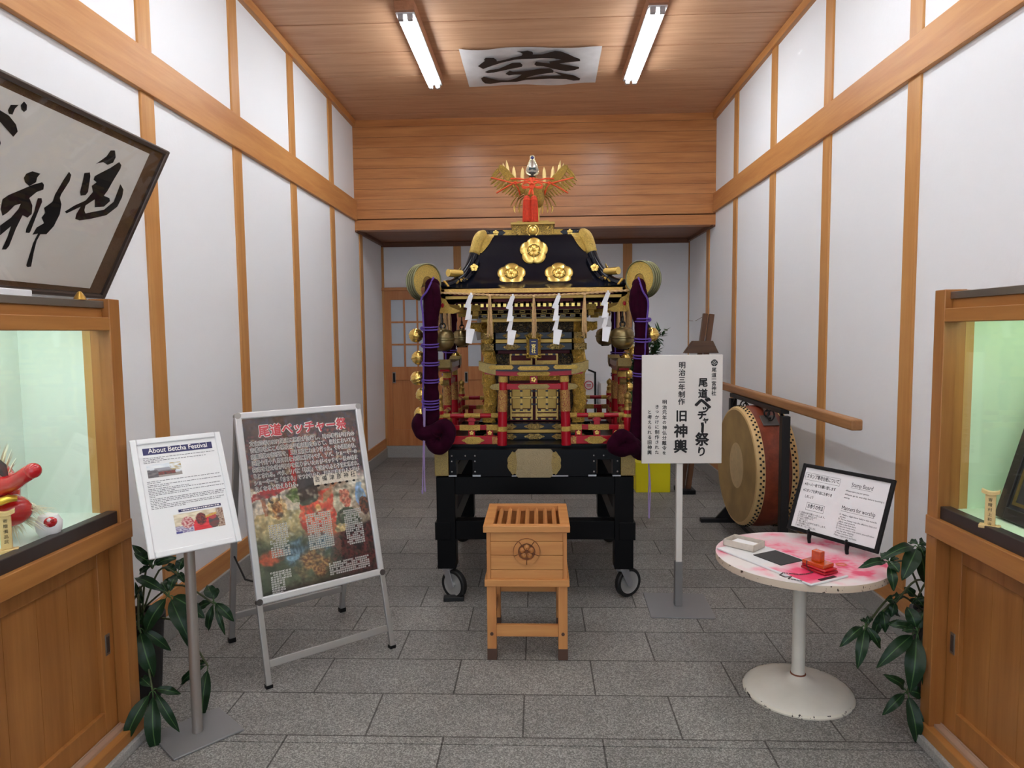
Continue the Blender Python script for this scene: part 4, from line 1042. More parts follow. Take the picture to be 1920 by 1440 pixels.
for s in (-1, 1):
    x = s*.10; y0 = -.075
    b = MB(); b.tube([(x,y0,.0),(x,y0-.004,.02),(x,y0+.0,.045),(x,y0-.012,.060),(x,y0-.004,.066)], [.008,.009,.011,.008,.005], 10); b.tube([(x,y0+.005,.040),(x,y0+.05,.05),(x,y0+.155,.003)], .006, 8)
    obj('leg', b, BLACKP, ea)
b = MB(); b.bx(-.1,.1,y0+.055,y0+.065,.035,.047); obj('cross_bar', b, BLACKP, ea, bevel=.002)
# ================================================================== PORTABLE SHRINE
SX, SY = -.028, 4.88
ROOT = V((SX, SY, 0))
def lp(px, py, dy): return at(px, py, SY+dy) - ROOT            # survey point in shrine coordinates
BLK = mat('black_lacquer', (13,16,28), .2, spec=.25, coat=.12); BLKM = mat('black_stand_paint', (11,11,13), .4, spec=.12)
REDL = mat('red_lacquer', (160,12,32), .3, spec=.25, coat=.08); DREDL = mat('deep_red_lacquer', (84,10,22), .45, spec=.2); BASEB = mat('black_base_lacquer', (11,12,16), .3, spec=.15)
GOLD = mat('gilt_metal', (236,204,116), .3, .85); GOLDD = mat('dull_gilt_metal', (176,144,78), .42, .75)
GFIL = filigree('chased_gilt', (236,204,112), (156,122,54), 170, .30, bump=.6, soft=.2)
GOPEN = filigree('openwork_gilt', (236,206,126), (16,14,14), 120, .36, bump=.6)
GCARV = filigree('carved_gilt', (240,200,98), (128,92,32), 80, .24, bump=.9, soft=.3)
GBRZ = filigree('chased_bronze', (158,136,80), (128,108,60), 70, .4, bump=.22, metal=.6, soft=.4)
DCARV = filigree('painted_carving', (124,104,70), (22,24,26), 60, .62, bump=.9, metal=.3, rough=.5, soft=.2)
DCARV2 = filigree('dark_carving', (92,66,44), (20,18,18), 48, .66, bump=.9, metal=.2, rough=.5, soft=.18)
RGIL = filigree('gilt_on_red', (204,170,96), (140,24,32), 110, .42, bump=.5, metal=.6, soft=.12)
BRNZ = mat('bronze_rim', (120,118,86), .35, .6)
BRASS = mat('aged_brass', (158,140,98), .32, .85, noise_amt=.45, nscale=14)
RZ = [M.Rotation(PI/2*k, 4, 'Z') for k in range(4)]
def ring(b, ro, ri, z0, z1, mi=0, sy=1.0):
    for k in range(4): b.bx(-ro, ro if k % 2 else ro, -ro, -ri, z0, z1, mi, RZ[k])
shr = thing('portable_shrine', 'ornate black and gold portable shrine with a phoenix on its roof', 'portable shrine', ROOT)

# ---- wheeled stand
st = thing('wheeled_stand', 'black wheeled wooden stand carrying the portable shrine', 'stand', ROOT)
hx, hy = .617, .665
for sx in (-1,1):
    for sy in (-1,1):
        obj('leg', MB().bx(*sorted((sx*(hx-.118), sx*hx)), *sorted((sy*(hy-.118), sy*hy)), .205,.795), BLKM, st, bevel=.004)
for sy in (-1,1):
    obj('top_beam', MB().bx(-hx+.118,hx-.118,*sorted((sy*(hy-.10), sy*(hy-.002))),.683,.795), BLKM, st, bevel=.003)
    obj('lower_beam', MB().bx(-hx+.118,hx-.118,*sorted((sy*(hy-.10), sy*(hy-.012))),.392,.512), BLKM, st, bevel=.003)
for sx in (-1,1):
    obj('top_beam', MB().bx(*sorted((sx*(hx-.09), sx*(hx-.004))),-hy+.118,hy-.118,.683,.795), BLKM, st, bevel=.003)
    obj('lower_beam', MB().bx(*sorted((sx*(hx-.09), sx*(hx+.012))),-hy-.004,hy+.004,.392,.505), BLKM, st, bevel=.003)
WGREY = mat('wheel_grey', (176,176,174), .4, .5); ZINC = mat('zinc_plate', (188,190,194), .3, .8); RUB = mat('black_rubber', (22,22,23), .6)
for (cx, cy, rz) in ((-.555,-.60,R(146)),(.555,-.60,R(212)),(-.555,.60,R(40)),(.555,.60,R(130))):
    c = obj('caster', MB().bx(-.05,.05,-.05,.05,.196,.205), ZINC, st, loc=(cx,cy,0), rot=(0,0,rz), bevel=.002)
    T = M.Translation((-.035,0,0))
    b = MB(); b.lathe([(.034,.178),(.036,.196)], 16)
    for s in (-1,1):
        b.prism([(.03,.185),(-.03,.185),(-.062,.085),(-.045,.068),(-.025,.075)], s*.028-.003, s*.028+.003)
    obj('fork', b, ZINC, c, bevel=.001)
    W = M.Translation((-.045,0,.094)) @ M.Rotation(PI/2,4,'X')
    obj('tyre', MB().lathe([(.072,-.020),(.088,-.021),(.094,-.013),(.0945,.013),(.088,.021),(.072,.020)], 32, W, cap=False), RUB, c)
    b = MB(); b.lathe([(.0005,-.026),(.016,-.026),(.018,-.012),(.058,-.010),(.072,-.017),(.0725,.017),(.058,.010),(.018,.012),(.016,.026),(.0005,.026)], 32, W, cap=False); obj('wheel', b, WGREY, c)
o = obj('wheel_chock', MB().bx(-.065,.065,-.022,.03,0,.03), RUB, rot=(0,0,.1), loc=(-.545,4.213,0), bevel=.006); tag(o, 'black rubber chock under the front wheel on the poster stand side', 'wheel chock')

# ---- base frame with slots
b = MB(); F = -.672; TH = .09
for T in (RZ[0], RZ[2]):
    b.bx(-.60,.60,F,F+TH,.905,.968,0,T); b.bx(-.60,-.487,F,F+TH,.80,.905,0,T); b.bx(.487,.60,F,F+TH,.80,.905,0,T); b.bx(-.385,.385,F,F+TH,.80,.905,0,T)
for s in (-1,1): b.bx(*sorted((s*.53, s*.615)),F,-F,.80,.968)
b.bx(-.58,.58,-.58,.58,.955,.985)
obj('base_frame', b, BASEB, shr)
b = MB()
for sx in (-1,1):
    for sy in (-1,1):
        b.bx(*sorted((sx*.535, sx*.623)), *sorted((sy*.676, sy*.55)), .803,.969)
for k_ in range(4):
    m0 = MB(); m0.v = b.v[k_*8:(k_+1)*8]; m0.f = [[i for i in f] for f in b.f[:6]]; m0.m = [0]*6
    obj('corner_mount', m0, GBRZ, shr, bevel=.003)
def plate_poly(w, h, lob=4):
    pts = []
    n = 40
    for i in range(n+1):
        t = -1+2*i/n
        x = .62*w + .38*w*math.sqrt(max(0,1-t*t)) + .035*w*abs(math.sin(t*PI*1.5))
        pts.append((x, t*h*(.86 if abs(t) > .9 else 1)))
    pts += [(-x, z) for x, z in pts[::-1]]
    return pts
b = MB(); b.prism(plate_poly(.163,.082)[::-1], F-.006, F, M.Translation((0,0,.884)))
obj('front_plate', b, GBRZ, shr)
b = MB(); pp_ = [(-.115,-.075),(-.10,-.09),(.10,-.09),(.115,-.075),(.106,0),(.115,.075),(.10,.09),(-.10,.09),(-.115,.075),(-.106,0)]
b.prism(pp_, F-.009, F-.004, M.Translation((0,0,.884))); obj('plate_centre', b, filigree('worn_silver', (160,144,110), (144,128,94), 50, .4, bump=.12, metal=.6, soft=.45), shr)
b = MB()
for sx in (-1,1):
    for x in (.545,.43,.37): 
        for z in (.93,.895,.83):
            if x == .43 and z < .92: continue
            b.ball((sx*x if x != .545 else sx*.515, F, z), .0055, 8, 4)
obj('rivets', b, mat('dull_silver', (190,190,192), .3, .8), shr)
b = MB()
for sx in (-1,1):
    b.bx(*sorted((sx*.535, sx*.485)),F-.004,F+.02,.80,.808); b.bx(*sorted((sx*.385, sx*.335)),F-.004,F+.02,.80,.81)
b.bx(-.14,-.11,F-.004,F,.80,.806); b.bx(.11,.21,F-.004,F,.80,.806)
obj('silver_edging', b, ZINC, shr)

# ---- red balustrade: one side built, then turned to the other three
def turned(o, parent):
    for k in (1,2,3): dup_part(o, parent, rot=(0,0,PI/2*k))
RY = -.588
for s in (-1,1):
    o = obj('bottom_rail', MB().bx(*sorted((s*.178, s*.60)),RY-.02,RY+.02,.992,1.043), REDL, shr, bevel=.003)
    b = MB(); xa = s*.385
    pl = [(.065*math.cos(a)*(1+.12*math.cos(6*a)), .024*math.sin(a)) for a in [2*PI*i/28 for i in range(28)]]
    b.prism(pl[::-1], RY-.024, RY-.019, M.Translation((xa,0,1.0175))); obj('rail_fitting', b, GFIL, o)
    b = MB(); x0, x1 = sorted((s*.178, s*.265)); b.bx(x0,x1,RY-.0225,RY-.0195,.994,1.041); obj('rail_fitting', b, RGIL, o)
    turned(o, shr)
    o = obj('middle_rail', MB().bx(*sorted((s*.19, s*.60)),RY-.016,RY+.016,1.082,1.112), REDL, shr, bevel=.003)
    for x0, x1 in ((.20,.30),(.34,.47),(.53,.59)):
        b = MB(); b.bx(*sorted((s*x0, s*x1)),RY-.0185,RY+.018,1.0805,1.1135); obj('rail_fitting', b, GFIL if x0 < .5 else RGIL, o)
    turned(o, shr)
    o = obj('top_rail', MB().tube([(s*.19,RY,1.172),(s*.60,RY,1.172)], .0145, 14), REDL, shr)
    for x0, x1 in ((.20,.27),(.34,.44),(.53,.585)):
        obj('rail_fitting', MB().tube([(s*x0,RY,1.172),(s*x1,RY,1.172)], .0158, 14), GFIL, o)
    turned(o, shr)
    o = obj('strut', MB().bx(s*.395-.019,s*.395+.019,RY-.012,RY+.012,1.112,1.160).bx(s*.395-.026,s*.395+.026,RY-.014,RY+.014,1.136,1.150), REDL, shr, bevel=.002); turned(o, shr)
    for x in (.28,.395,.515):
        o = obj('strut', MB().bx(s*x-.021,s*x+.021,RY-.012,RY+.012,1.043,1.082), REDL, shr, bevel=.002)
        b = MB()
        for k in range(5): b.ball((s*x+.009*math.cos(2*PI*k/5+PI/2),RY-.013,1.0625+.009*math.sin(2*PI*k/5+PI/2)), .0062, 8, 5, (1,.5,1))
        b.ball((s*x,RY-.0145,1.0625), .004, 8, 5); obj('flower_stud', b, GOLD, o)
        turned(o, shr)
# corner posts with finials
o = obj('corner_post', MB().lathe([(.0265,.985),(.0265,1.205)], 20, M.Translation((-.597,RY,0))), REDL, shr)
T = M.Translation((-.597,RY,0))
obj('post_band', MB().lathe([(.0275,1.16),(.0275,1.182)], 20, T), GFIL, o)
obj('finial', MB().lathe([(.028,1.205),(.026,1.222),(.022,1.226),(.022,1.247),(.024,1.252),(.018,1.258),(.016,1.272),(.0215,1.281),(.024,1.292),(.020,1.305),(.008,1.314),(.0005,1.322)], 20, T), GOLDD, o)
turned(o, shr)
# torii on each side
def torii(parent):
    g = []
    for s in (-1,1):
        o = obj('torii_pillar', MB().tube([(s*.203,RY-.012,.985),(s*.197,RY-.012,1.2),(s*.190,RY-.012,1.424)], [.0315,.0295,.028], 18), REDL, parent); g.append(o)
        obj('pillar_sleeve', MB().tube([(s*.1985,RY-.012,1.20),(s*.1945,RY-.012,1.335)], [.0318,.0308], 18), RGIL, o)
        obj('pillar_sleeve', MB().tube([(s*.192,RY-.012,1.385),(s*.1905,RY-.012,1.422)], [.0298,.0294], 18), GFIL, o)
        obj('pillar_sleeve', MB().tube([(s*.202,RY-.012,1.075),(s*.201,RY-.012,1.105)], [.0322,.0320], 18), GFIL, o)
    def curve(z0, z1, x0, x1, th, lift, m, nm, yy=.03):
        b = MB(); n = 16
        def zz(x): return lift*(abs(x)/.34)**3
        b.grid(lambda u, v: ((x0+(x1-x0)*u), RY-.012 + (-yy if v in (.0,.25,1.0) else yy), (z0 if v in (.0,.75,1.0) else z1)+zz(x0+(x1-x0)*u)), n, 4)
        for q in (0, 1):
            x = x0+(x1-x0)*q
            b.add([(x,RY-.012-yy,z0+zz(x)),(x,RY-.012+yy,z0+zz(x)),(x,RY-.012+yy,z1+zz(x)),(x,RY-.012-yy,z1+zz(x))], [[0,1,2,3] if q == 0 else [3,2,1,0]])
        return obj(nm, b, m, parent, smooth=50)
    o = curve(1.424,1.452,-.305,.305,.05,.018,REDL,'torii_beam',.032); g.append(o)
    b = MB(); b.prism([(-.105,.0),(-.09,.013),(.09,.013),(.105,0),(.09,-.013),(-.09,-.013)], RY-.012-.0345, RY-.012-.0315, M.Translation((0,0,1.438))); obj('beam_fitting', b, GFIL, o)
    o = curve(1.453,1.492,-.30,.30,.05,.014,BLK,'torii_cap',.04); g.append(o)
    for x in (-.20,0,.20):
        b = MB(); w_ = .10 if x == 0 else .078
        b.prism([(-w_,0),(-w_*.85,.013),(w_*.85,.013),(w_,0),(w_*.85,-.013),(-w_*.85,-.013)], RY-.012-.0435, RY-.012-.040, M.Translation((x,0,1.472+.007*(x != 0)))); obj('cap_fitting', b, GFIL, o)
    for s in (-1,1):
        b = MB()
        b.grid(lambda u, v: (s*(.235+.105*u), RY-.012+(-.043 if v in (0,.25,1.0) else .043), (1.43 if v in (0,.75,1.0) else 1.494)+.020*u**2+(.012*u if v in (0,.75,1.0) else .002*u)+.003), 8, 4)
        x = s*.34; b.add([(x,RY-.055,1.465),(x,RY+.031,1.465),(x,RY+.031,1.519),(x,RY-.055,1.519)], [[0,1,2,3]])
        obj('cap_end', b, GBRZ, o)
    o = obj('torii_tie_beam', MB().bx(-.225,.225,RY-.028,RY+.004,1.338,1.374), REDL, parent, bevel=.003); g.append(o)
    for s in (-1,1):
        obj('beam_tip', MB().prism([(s*.215,1.334),(s*.262,1.342),(s*.276,1.356),(s*.262,1.370),(s*.215,1.378)][::-s], RY-.032, RY+.008), GBRZ, o)
    b = MB(); b.prism([(-.10,0),(-.085,.015),(.085,.015),(.10,0),(.085,-.015),(-.085,-.015)], RY-.032, RY-.028, M.Translation((0,0,1.356))); obj('beam_fitting', b, GBRZ, o)
    o = obj('torii_strut', MB().bx(-.024,.024,RY-.022,RY-.002,1.374,1.424), REDL, parent, bevel=.002); g.append(o)
    b = MB()
    for k in range(5): b.ball((.011*math.cos(2*PI*k/5),RY-.024,1.40+.011*math.sin(2*PI*k/5)), .008, 8, 5, (1,.5,1))
    obj('flower_stud', b, GOLD, o)
    return g
for o in torii(shr): turned(o, shr)

# ---- body
PB = -.262
b = MB(); ring(b, .40,.30,.985,1.030); obj('lower_step', b, BLK, shr, bevel=.003)
b = MB(); ring(b, .385,.30,1.030,1.052); obj('step_band', b, GOLDD, shr, bevel=.002)
b = MB(); ring(b, .375,.28,1.052,1.092); obj('upper_step', b, BLK, shr, bevel=.003)
def fitting(x, y, z, w, h, m=GOPEN, nm='openwork_fitting'):
    b = MB(); n = 24
    pl = [(w*math.cos(a)*(1+.10*math.cos(4*a)), h*math.sin(a)*(1+.15*math.cos(6*a))) for a in [2*PI*i/n for i in range(n)]]
    b.prism(pl[::-1], y-.004, y, M.Translation((x,0,z)))
    b.ball((x,y-.004,z), h*.42, 10, 5, (1,.4,1))
    o = obj(nm, b, m, shr); turned(o, shr)
for x, w_ in ((0,.062),(-.165,.045),(.165,.045),(-.30,.05),(.30,.05)): fitting(x,-.40,1.008,w_,.019); fitting(x,-.375,1.072,w_,.018)
core = MB().bx(PB+.012,-PB-.012,PB+.012,-PB-.012,1.09,1.84); obj('body_core', core, DREDL, shr)
# carved gilt columns (coiling dragons)
def dragon_column(x, y):
    def f(u, v):
        a = 2*PI*u; z = 1.075+.60*v
        tw = math.sin(3*a*0 + a - v*16)*.5+.5
        r_ = .038 + .013*tw**2 + .007*noise.noise((math.cos(a)*2.2+x*9, math.sin(a)*2.2+y*7, v*17)) + .004*noise.noise((math.cos(a)*6, math.sin(a)*6, v*46))
        return V((x+r_*math.cos(a), y+r_*math.sin(a), z))
    b = MB(); b.grid(f, 26, 96)
    b.f = [q[::1] for q in b.f]
    return b
for sx in (-1,1):
    for sy in (-1,1):
        o = obj('carved_column', dragon_column(sx*.300, sy*.300), GCARV, shr, smooth=60)
        obj('column_foot', MB().bx(sx*.3-.05,sx*.3+.05,sy*.3-.05,sy*.3+.05,1.055,1.078), GOLDD, o, bevel=.003)
# doors and carved side panels
def panel_side():
    g = []
    o = obj('side_carving', MB().grid(lambda u, v: (-.262+.096*u, PB-.004-.012*max(0,noise.noise((u*4,v*16,3)))-.006*noise.noise((u*9,v*30,9)), 1.10+.45*v), 12, 56), DCARV, shr, smooth=60); g.append(o)
    b = MB(); b.ball((-.215,PB-.022,1.335), .020, 10, 6, (1.2,.6,.7)); obj('carved_flower', b, mat('flower_pink', (196,110,104), .5), o)
    o = obj('side_carving', MB().grid(lambda u, v: (.166+.096*u, PB-.004-.012*max(0,noise.noise((u*4+7,v*16,5)))-.006*noise.noise((u*9,v*30,2)), 1.10+.45*v), 12, 56), DCARV, shr, smooth=60); g.append(o)
    b = MB(); b.ball((.215,PB-.022,1.335), .020, 10, 6, (1.2,.6,.7)); obj('carved_flower', b, bpy.data.materials['flower_pink'], o)
    for s in (-1,1):
        x0, x1 = sorted((s*.006, s*.166)); b = MB()
        b.bx(x0,x1,PB-.012,PB,1.095,1.555)
        d = obj('lattice_door', b, DREDL, shr); g.append(d)
        b = MB()
        def fr(xa,xb,za,zb,t=.010):
            for q in ((xa,xa+t,za,zb),(xb-t,xb,za,zb),(xa+t,xb-t,za,za+t),(xa+t,xb-t,zb-t,zb)): b.bx(q[0],q[1],PB-.017,PB-.012,q[2],q[3])
        fr(x0+.004,x1-.004,1.105,1.165); fr(x0+.004,x1-.004,1.165,1.345); fr(x0+.004,x1-.004,1.475,1.55)
        mx_ = (x0+x1)/2; b.bx(mx_-.007,mx_+.007,PB-.0175,PB-.012,1.165,1.345); b.bx(x0+.004,x1-.004,PB-.0175,PB-.012,1.248,1.262)
        b.bx(x0+.012,x1-.012,PB-.0165,PB-.012,1.125,1.147); b.bx(x0+.012,x1-.012,PB-.0165,PB-.012,1.485,1.505)
        obj('gilt_lattice', b, filigree('lattice_gilt', (206,172,96), (180,146,76), 60, .4, bump=.1, soft=.4), d) if 'lattice_gilt' not in bpy.data.materials else obj('gilt_lattice', b, bpy.data.materials['lattice_gilt'], d)
        b = MB()
        for i in (0,1):
            for j in (0,1):
                cx = x0+.004+(x1-x0-.008)*(.28+.44*i); cz = 1.165+.18*(.27+.46*j)
                b.bx(cx-.029,cx+.029,PB-.0165,PB-.012,cz-.034,cz+.034)
        obj('gilt_pane', b, GOLDD, d, bevel=.003)
        b = MB()
        for x in (x0+.005, mx_, x1-.005):
            for z in (1.21,1.255,1.30): b.bx(x-.008,x+.008,PB-.0205,PB-.017,z-.006,z+.006)
        for x in (x0+.03, mx_, x1-.03):
            for z in (1.17,1.34,1.11,1.545): b.bx(x-.010,x+.010,PB-.0205,PB-.017,z-.005,z+.005)
        obj('iron_fitting', b, BLK, d)
    o = obj('painted_frieze', MB().grid(lambda u, v: (-.25+.5*u, PB-.006-.014*max(0,noise.noise((u*10,v*2.4,1)))-.008*abs(noise.noise((u*26,v*6,4))), 1.352+.118*v), 60, 14), DCARV2, shr, smooth=60); g.append(o)
    b = MB()
    for x, w_ in ((-.09,.075),(.10,.075)):
        b.grid(lambda u, v: (x-w_+2*w_*u, PB-.026-.018*max(0,noise.noise((u*6+x*9,v*3,1)))*math.sin(PI*u)*math.sin(PI*v), 1.372+.07*v), 18, 8)
    obj('gilt_carving', b, GCARV, o)
    return g
for o in panel_side(): turned(o, shr)
b = MB(); ring(b, .29,.24,1.555,1.575); obj('red_moulding', b, DREDL, shr)
# head beams with openwork mounts
for z0, z1, m_, ro, nm in ((1.577,1.622,BLK,.342,'lower_head_beam'),(1.624,1.650,GOLDD,.328,'gilt_band'),(1.652,1.694,BLK,.342,'upper_head_beam')):
    b = MB(); ring(b, ro,.25,z0,z1); obj(nm, b, m_, shr, bevel=.002)
for zc in (1.599,1.673):
    for x, w_ in ((-.146,.055),(.146,.055),(0,.058)): fitting(x,-.342,zc,w_,.020)
    for s in (-1,1):
        o = obj('corner_openwork', MB().bx(*sorted((s*.265, s*.35)),-.350,-.339,zc-.021,zc+.021), GOPEN, shr); turned(o, shr)
# name plaque
pq = obj('name_plaque', MB().bx(-.044,.044,-.40,-.385,1.54,1.665), mat('plaque_blue', (26,30,84), .4), shr, rot=None)
b = MB()
for x0,x1,z0,z1 in ((-.046,-.027,1.53,1.67),(.027,.046,1.53,1.67),(-.05,.05,1.525,1.547),(-.05,.05,1.65,1.677)): b.bx(x0,x1,-.408,-.384,z0,z1)
obj('plaque_frame', b, GCARV, pq, bevel=.004)
b = MB(); put_text(b, "一\n宮\n社", M.Translation((0,-.4006,1.621)) @ M.Rotation(PI/2,4,'X'), .032, 0, 'CENTER', .95); obj('plaque_lettering', b, GOLD, pq, smooth=0)
obj('plaque_bracket', MB().bx(-.02,.02,-.388,-.33,1.56,1.65), GOLDD, pq)
# dragon panel, gilt beam with lion heads
o = obj('dragon_panel', MB().grid(lambda u, v: (-.27+.54*u, -.30-.016*max(0,noise.noise((u*9,v*2,7)))-.01*abs(noise.noise((u*24,v*5,1))), 1.694+.07*v), 64, 10), DCARV, shr, smooth=60); turned(o, shr)
b = MB(); ring(b, .345,.28,1.762,1.784); obj('gilt_beam', b, GOLDD, shr, bevel=.002)
for k in range(4):
    for s in (-1,1):
        def f(u, v, s=s):
            a = 2*PI*v; d = .10*u; r_ = .034*(1-.35*u)*(1+.35*noise.noise((u*6,math.cos(a)*2,math.sin(a)*2+s)))
            return RZ[k] @ V((s*(.32+d), -.32+r_*math.cos(a), 1.725+r_*1.1*math.sin(a)+.012*u))
        b = MB(); b.grid(f, 12, 14); b.f = [q[::s] for q in b.f]
        obj('lion_head', b, GCARV, shr, smooth=60)
    o = obj('capital', MB().bx(-.335,-.265,-.335,-.265,1.694,1.765,0,RZ[k]), GCARV, shr, bevel=.004)
# bracket tiers
for i, (z, ro) in enumerate(((1.786,.352),(1.812,.385),(1.838,.42),(1.862,.45))):
    b = MB(); ring(b, ro,.26,z,z+.010,0)
    for k in range(4):
        n = 11
        for j in range(n):
            x = -ro+.03+(2*ro-.06)*j/(n-1)
            b.bx(x-.017,x+.017,-ro-.012,-ro+.02,z+.010,z+.025,0,RZ[k]); b.bx(x-.011,x+.011,-ro-.010,-ro+.02,z+.003,z+.010,0,RZ[k])
    o = obj('bracket_tier', b, DCARV2 if i % 2 else BLK, shr)
    b = MB()
    for k in range(4):
        for j in range(n):
            x = -ro+.03+(2*ro-.06)*j/(n-1)
            T = RZ[k]
            for q in ((x-.017,x-.0145,z+.010,z+.025),(x+.0145,x+.017,z+.010,z+.025),(x-.017,x+.017,z+.0105,z+.0125),(x-.017,x+.017,z+.0225,z+.025)): b.bx(q[0],q[1],-ro-.0128,-ro-.0118,q[2],q[3],0,T)
        b.bx(-ro,ro,-ro-.001,-ro,z+.001,z+.003,0,T)
    obj('gilt_outline', b, GOLDD, o)
# rafters with gilt ends under the eaves
b = MB(); ring(b, .565,.25,1.888,1.905); obj('eave_board', b, DREDL, shr)
for zr, ra, rb, n in ((1.868,.50,.40,27),):
    for k in range(4):
        b = MB(); b2 = MB()
        for j in range(n):
            x = -.47+.94*j/(n-1)
            b.bx(x-.009,x+.009,-ra,-.30,zr-.010,zr+.022,0,RZ[k]); b2.bx(x-.0095,x+.0095,-ra-.004,-ra+.003,zr-.0105,zr+.010,0,RZ[k])
        o = obj('rafter_row', b, DREDL, shr); o['kind'] = 'stuff'
        obj('gilt_rafter_ends', b2, GOLD, o)
b = MB(); ring(b, .48,.44,1.842,1.857); obj('rafter_beam', b, DREDL, shr)
b = MB(); ring(b, .590,.545,1.905,1.925); obj('lower_eave_band', b, GOLDD, shr, bevel=.002)
b = MB(); ring(b, .585,.50,1.925,1.942); obj('red_eave', b, DREDL, shr)
b = MB(); ring(b, .607,.55,1.940,1.968); obj('upper_eave_band', b, filigree('eave_gilt', (206,166,92), (180,140,70), 50, .4, bump=.2, soft=.4), shr, bevel=.002)
for k in range(4):
    for s in (-1,1):
        o = obj('corner_gilt_bracket', MB().prism([(s*.595,1.925),(s*.595,1.822),(s*.50,1.815),(s*.455,1.832),(s*.52,1.86),(s*.545,1.905)][::s], -.592, -.578, RZ[k]), GFIL, shr)
        obj('red_gem', MB().ball((s*.566,-.594,1.868), .012, 8, 5, (.8,.4,1.2), T=RZ[k]), REDL, o)
        obj('gilt_bracket', MB().bx(s*.37-.03,s*.37+.03,-.505,-.43,1.835,1.872,0,RZ[k]).bx(s*.37-.018,s*.37+.018,-.49,-.43,1.80,1.835,0,RZ[k]), GFIL, shr, bevel=.003)
    b = MB(); b.bar(RZ[k] @ V((-.38,-.38,1.84)), RZ[k] @ V((-.575,-.575,1.85)), .05,.05); obj('corner_rafter', b, GOLDD, o)

# ---- roof
PRF = [(.30,2.337),(.335,2.330),(.357,2.300),(.372,2.245),(.391,2.175),(.418,2.110),(.458,2.050),(.51,2.008),(.56,1.984),(.612,1.969)]
def rz_(r_):
    for (a, za), (c, zc) in zip(PRF, PRF[1:]):
        if r_ <= c:
            t = (r_-a)/(c-a); return za+(zc-za)*t
    return PRF[-1][1]
def smooth_prf(n=40):                       # Catmull-Rom through the profile
    P = [PRF[0]]+PRF+[PRF[-1]]; out = []
    for i in range(1, len(P)-2):
        for s in range(6):
            t = s/6; q = []
            for d in (0,1):
                p0,p1,p2,p3 = P[i-1][d],P[i][d],P[i+1][d],P[i+2][d]
                q.append(.5*(2*p1+(p2-p0)*t+(2*p0-5*p1+4*p2-p3)*t*t+(3*p1-p0-3*p2+p3)*t**3))
            out.append(tuple(q))
    return out+[PRF[-1]]
SP_ = smooth_prf()
def lift(r_, s): return .018*max(0,(r_-.45)/.16)**2*abs(s)**4
b = MB(); NS = 20; K = 4*NS
for r_, z in SP_:
    for k in range(4):
        for j in range(NS):
            s = -1+2*j/NS; p = RZ[k] @ V((s*r_, -r_*(1-.012*(1-s*s)), z+lift(r_,s))); b.v.append(p)
for i in range(len(SP_)-1):
    for k in range(K):
        l = (k+1) % K; b.f.append([i*K+k,(i+1)*K+k,(i+1)*K+l,i*K+l]); b.m.append(0)
b.f.append(list(range(K))); b.m.append(0)
b.f.append([(len(SP_)-1)*K+k for k in range(K)][::-1]); b.m.append(0)
roof = obj('roof', b, BLK, shr, smooth=50)
def corner_path(r0, r1, off=.0):
    out = []
    for r_, z in SP_:
        if r0 <= r_ <= r1: out.append(V((-r_-off, -r_-off, z+lift(r_,1)+off*.6)))
    return out
for k in range(4):
    pth = [RZ[k] @ p for p in corner_path(.30,.485)]
    b = MB(); b.tube(pth, .030, 14)
    for dx, dy in ((-.03,.045),(.045,-.03)):
        b.tube([RZ[k] @ (p + V((dx*.8,dy*.8,-.012))) for p in corner_path(.388,.485)], .014, 8)
    o = obj('corner_ridge', b, BLK, roof)
    pl = [RZ[k] @ p for p in corner_path(.312,.385)]
    b = MB(); n = len(pl)
    b.tube(pl, [.020]+[.036]*(n-2)+[.022], 16)
    for s in (-1,1):
        b.grid(lambda u, v: RZ[k] @ (lambda r_: V((-r_+ (0.008+.085*v*math.sin(PI*min(1,.2+.7*u))**.6) if s > 0 else -r_-.004, -r_-.004 if s > 0 else -r_+(.008+.085*v*math.sin(PI*min(1,.2+.7*u))**.6), rz_(r_)+.008)))(.328+.055*u), 10, 6)
    obj('ridge_mount', b, GFIL, roof, smooth=60)
    # stepped ridge ends
    d = V((-1,-1,0)).normalized()
    e0 = V((-.475,-.475,rz_(.475)+.038)); 
    obj('ridge_roll', MB().tube([RZ[k] @ (e0-d*.02), RZ[k] @ (e0+d*.085)], .024, 16), GOLD, roof)
    b = MB()
    pth2 = [RZ[k] @ p for p in corner_path(.48,.60)]; b.tube(pth2, .026, 10); obj('lower_ridge', b, BLK, roof)
    b = MB()
    for s in (0,1):
        q = [(.475,.010),(.49,.016),(.505,.014),(.52,.010)]
        for i in range(3):
            (a0,h0),(a1,h1) = q[i], q[i+1]
            A0 = V((-a0+.03,-a0-.004,rz_(a0)+h0)); A1 = V((-a1+.075-.02*i,-a1-.004,rz_(a1)+h1-.006))
            if s: A0 = V((A0.y,A0.x,A0.z)); A1 = V((A1.y,A1.x,A1.z))
            b.bar(RZ[k] @ A0, RZ[k] @ A1, .018,.006)
        A0 = V((-.555,-.585,2.02)); A1 = V((-.525,-.612,1.985))
        if s: A0 = V((A0.y,A0.x,A0.z)); A1 = V((A1.y,A1.x,A1.z))
        b.bar(RZ[k] @ A0, RZ[k] @ A1, .016,.006)
    obj('ridge_end_trim', b, GOLD, roof)
    b = MB(); e1 = V((-.60,-.60,2.015)); b.tube([RZ[k] @ (e1-d*.02), RZ[k] @ (e1+d*.05)], .017, 12); obj('eave_roll', b, GOLD, roof)
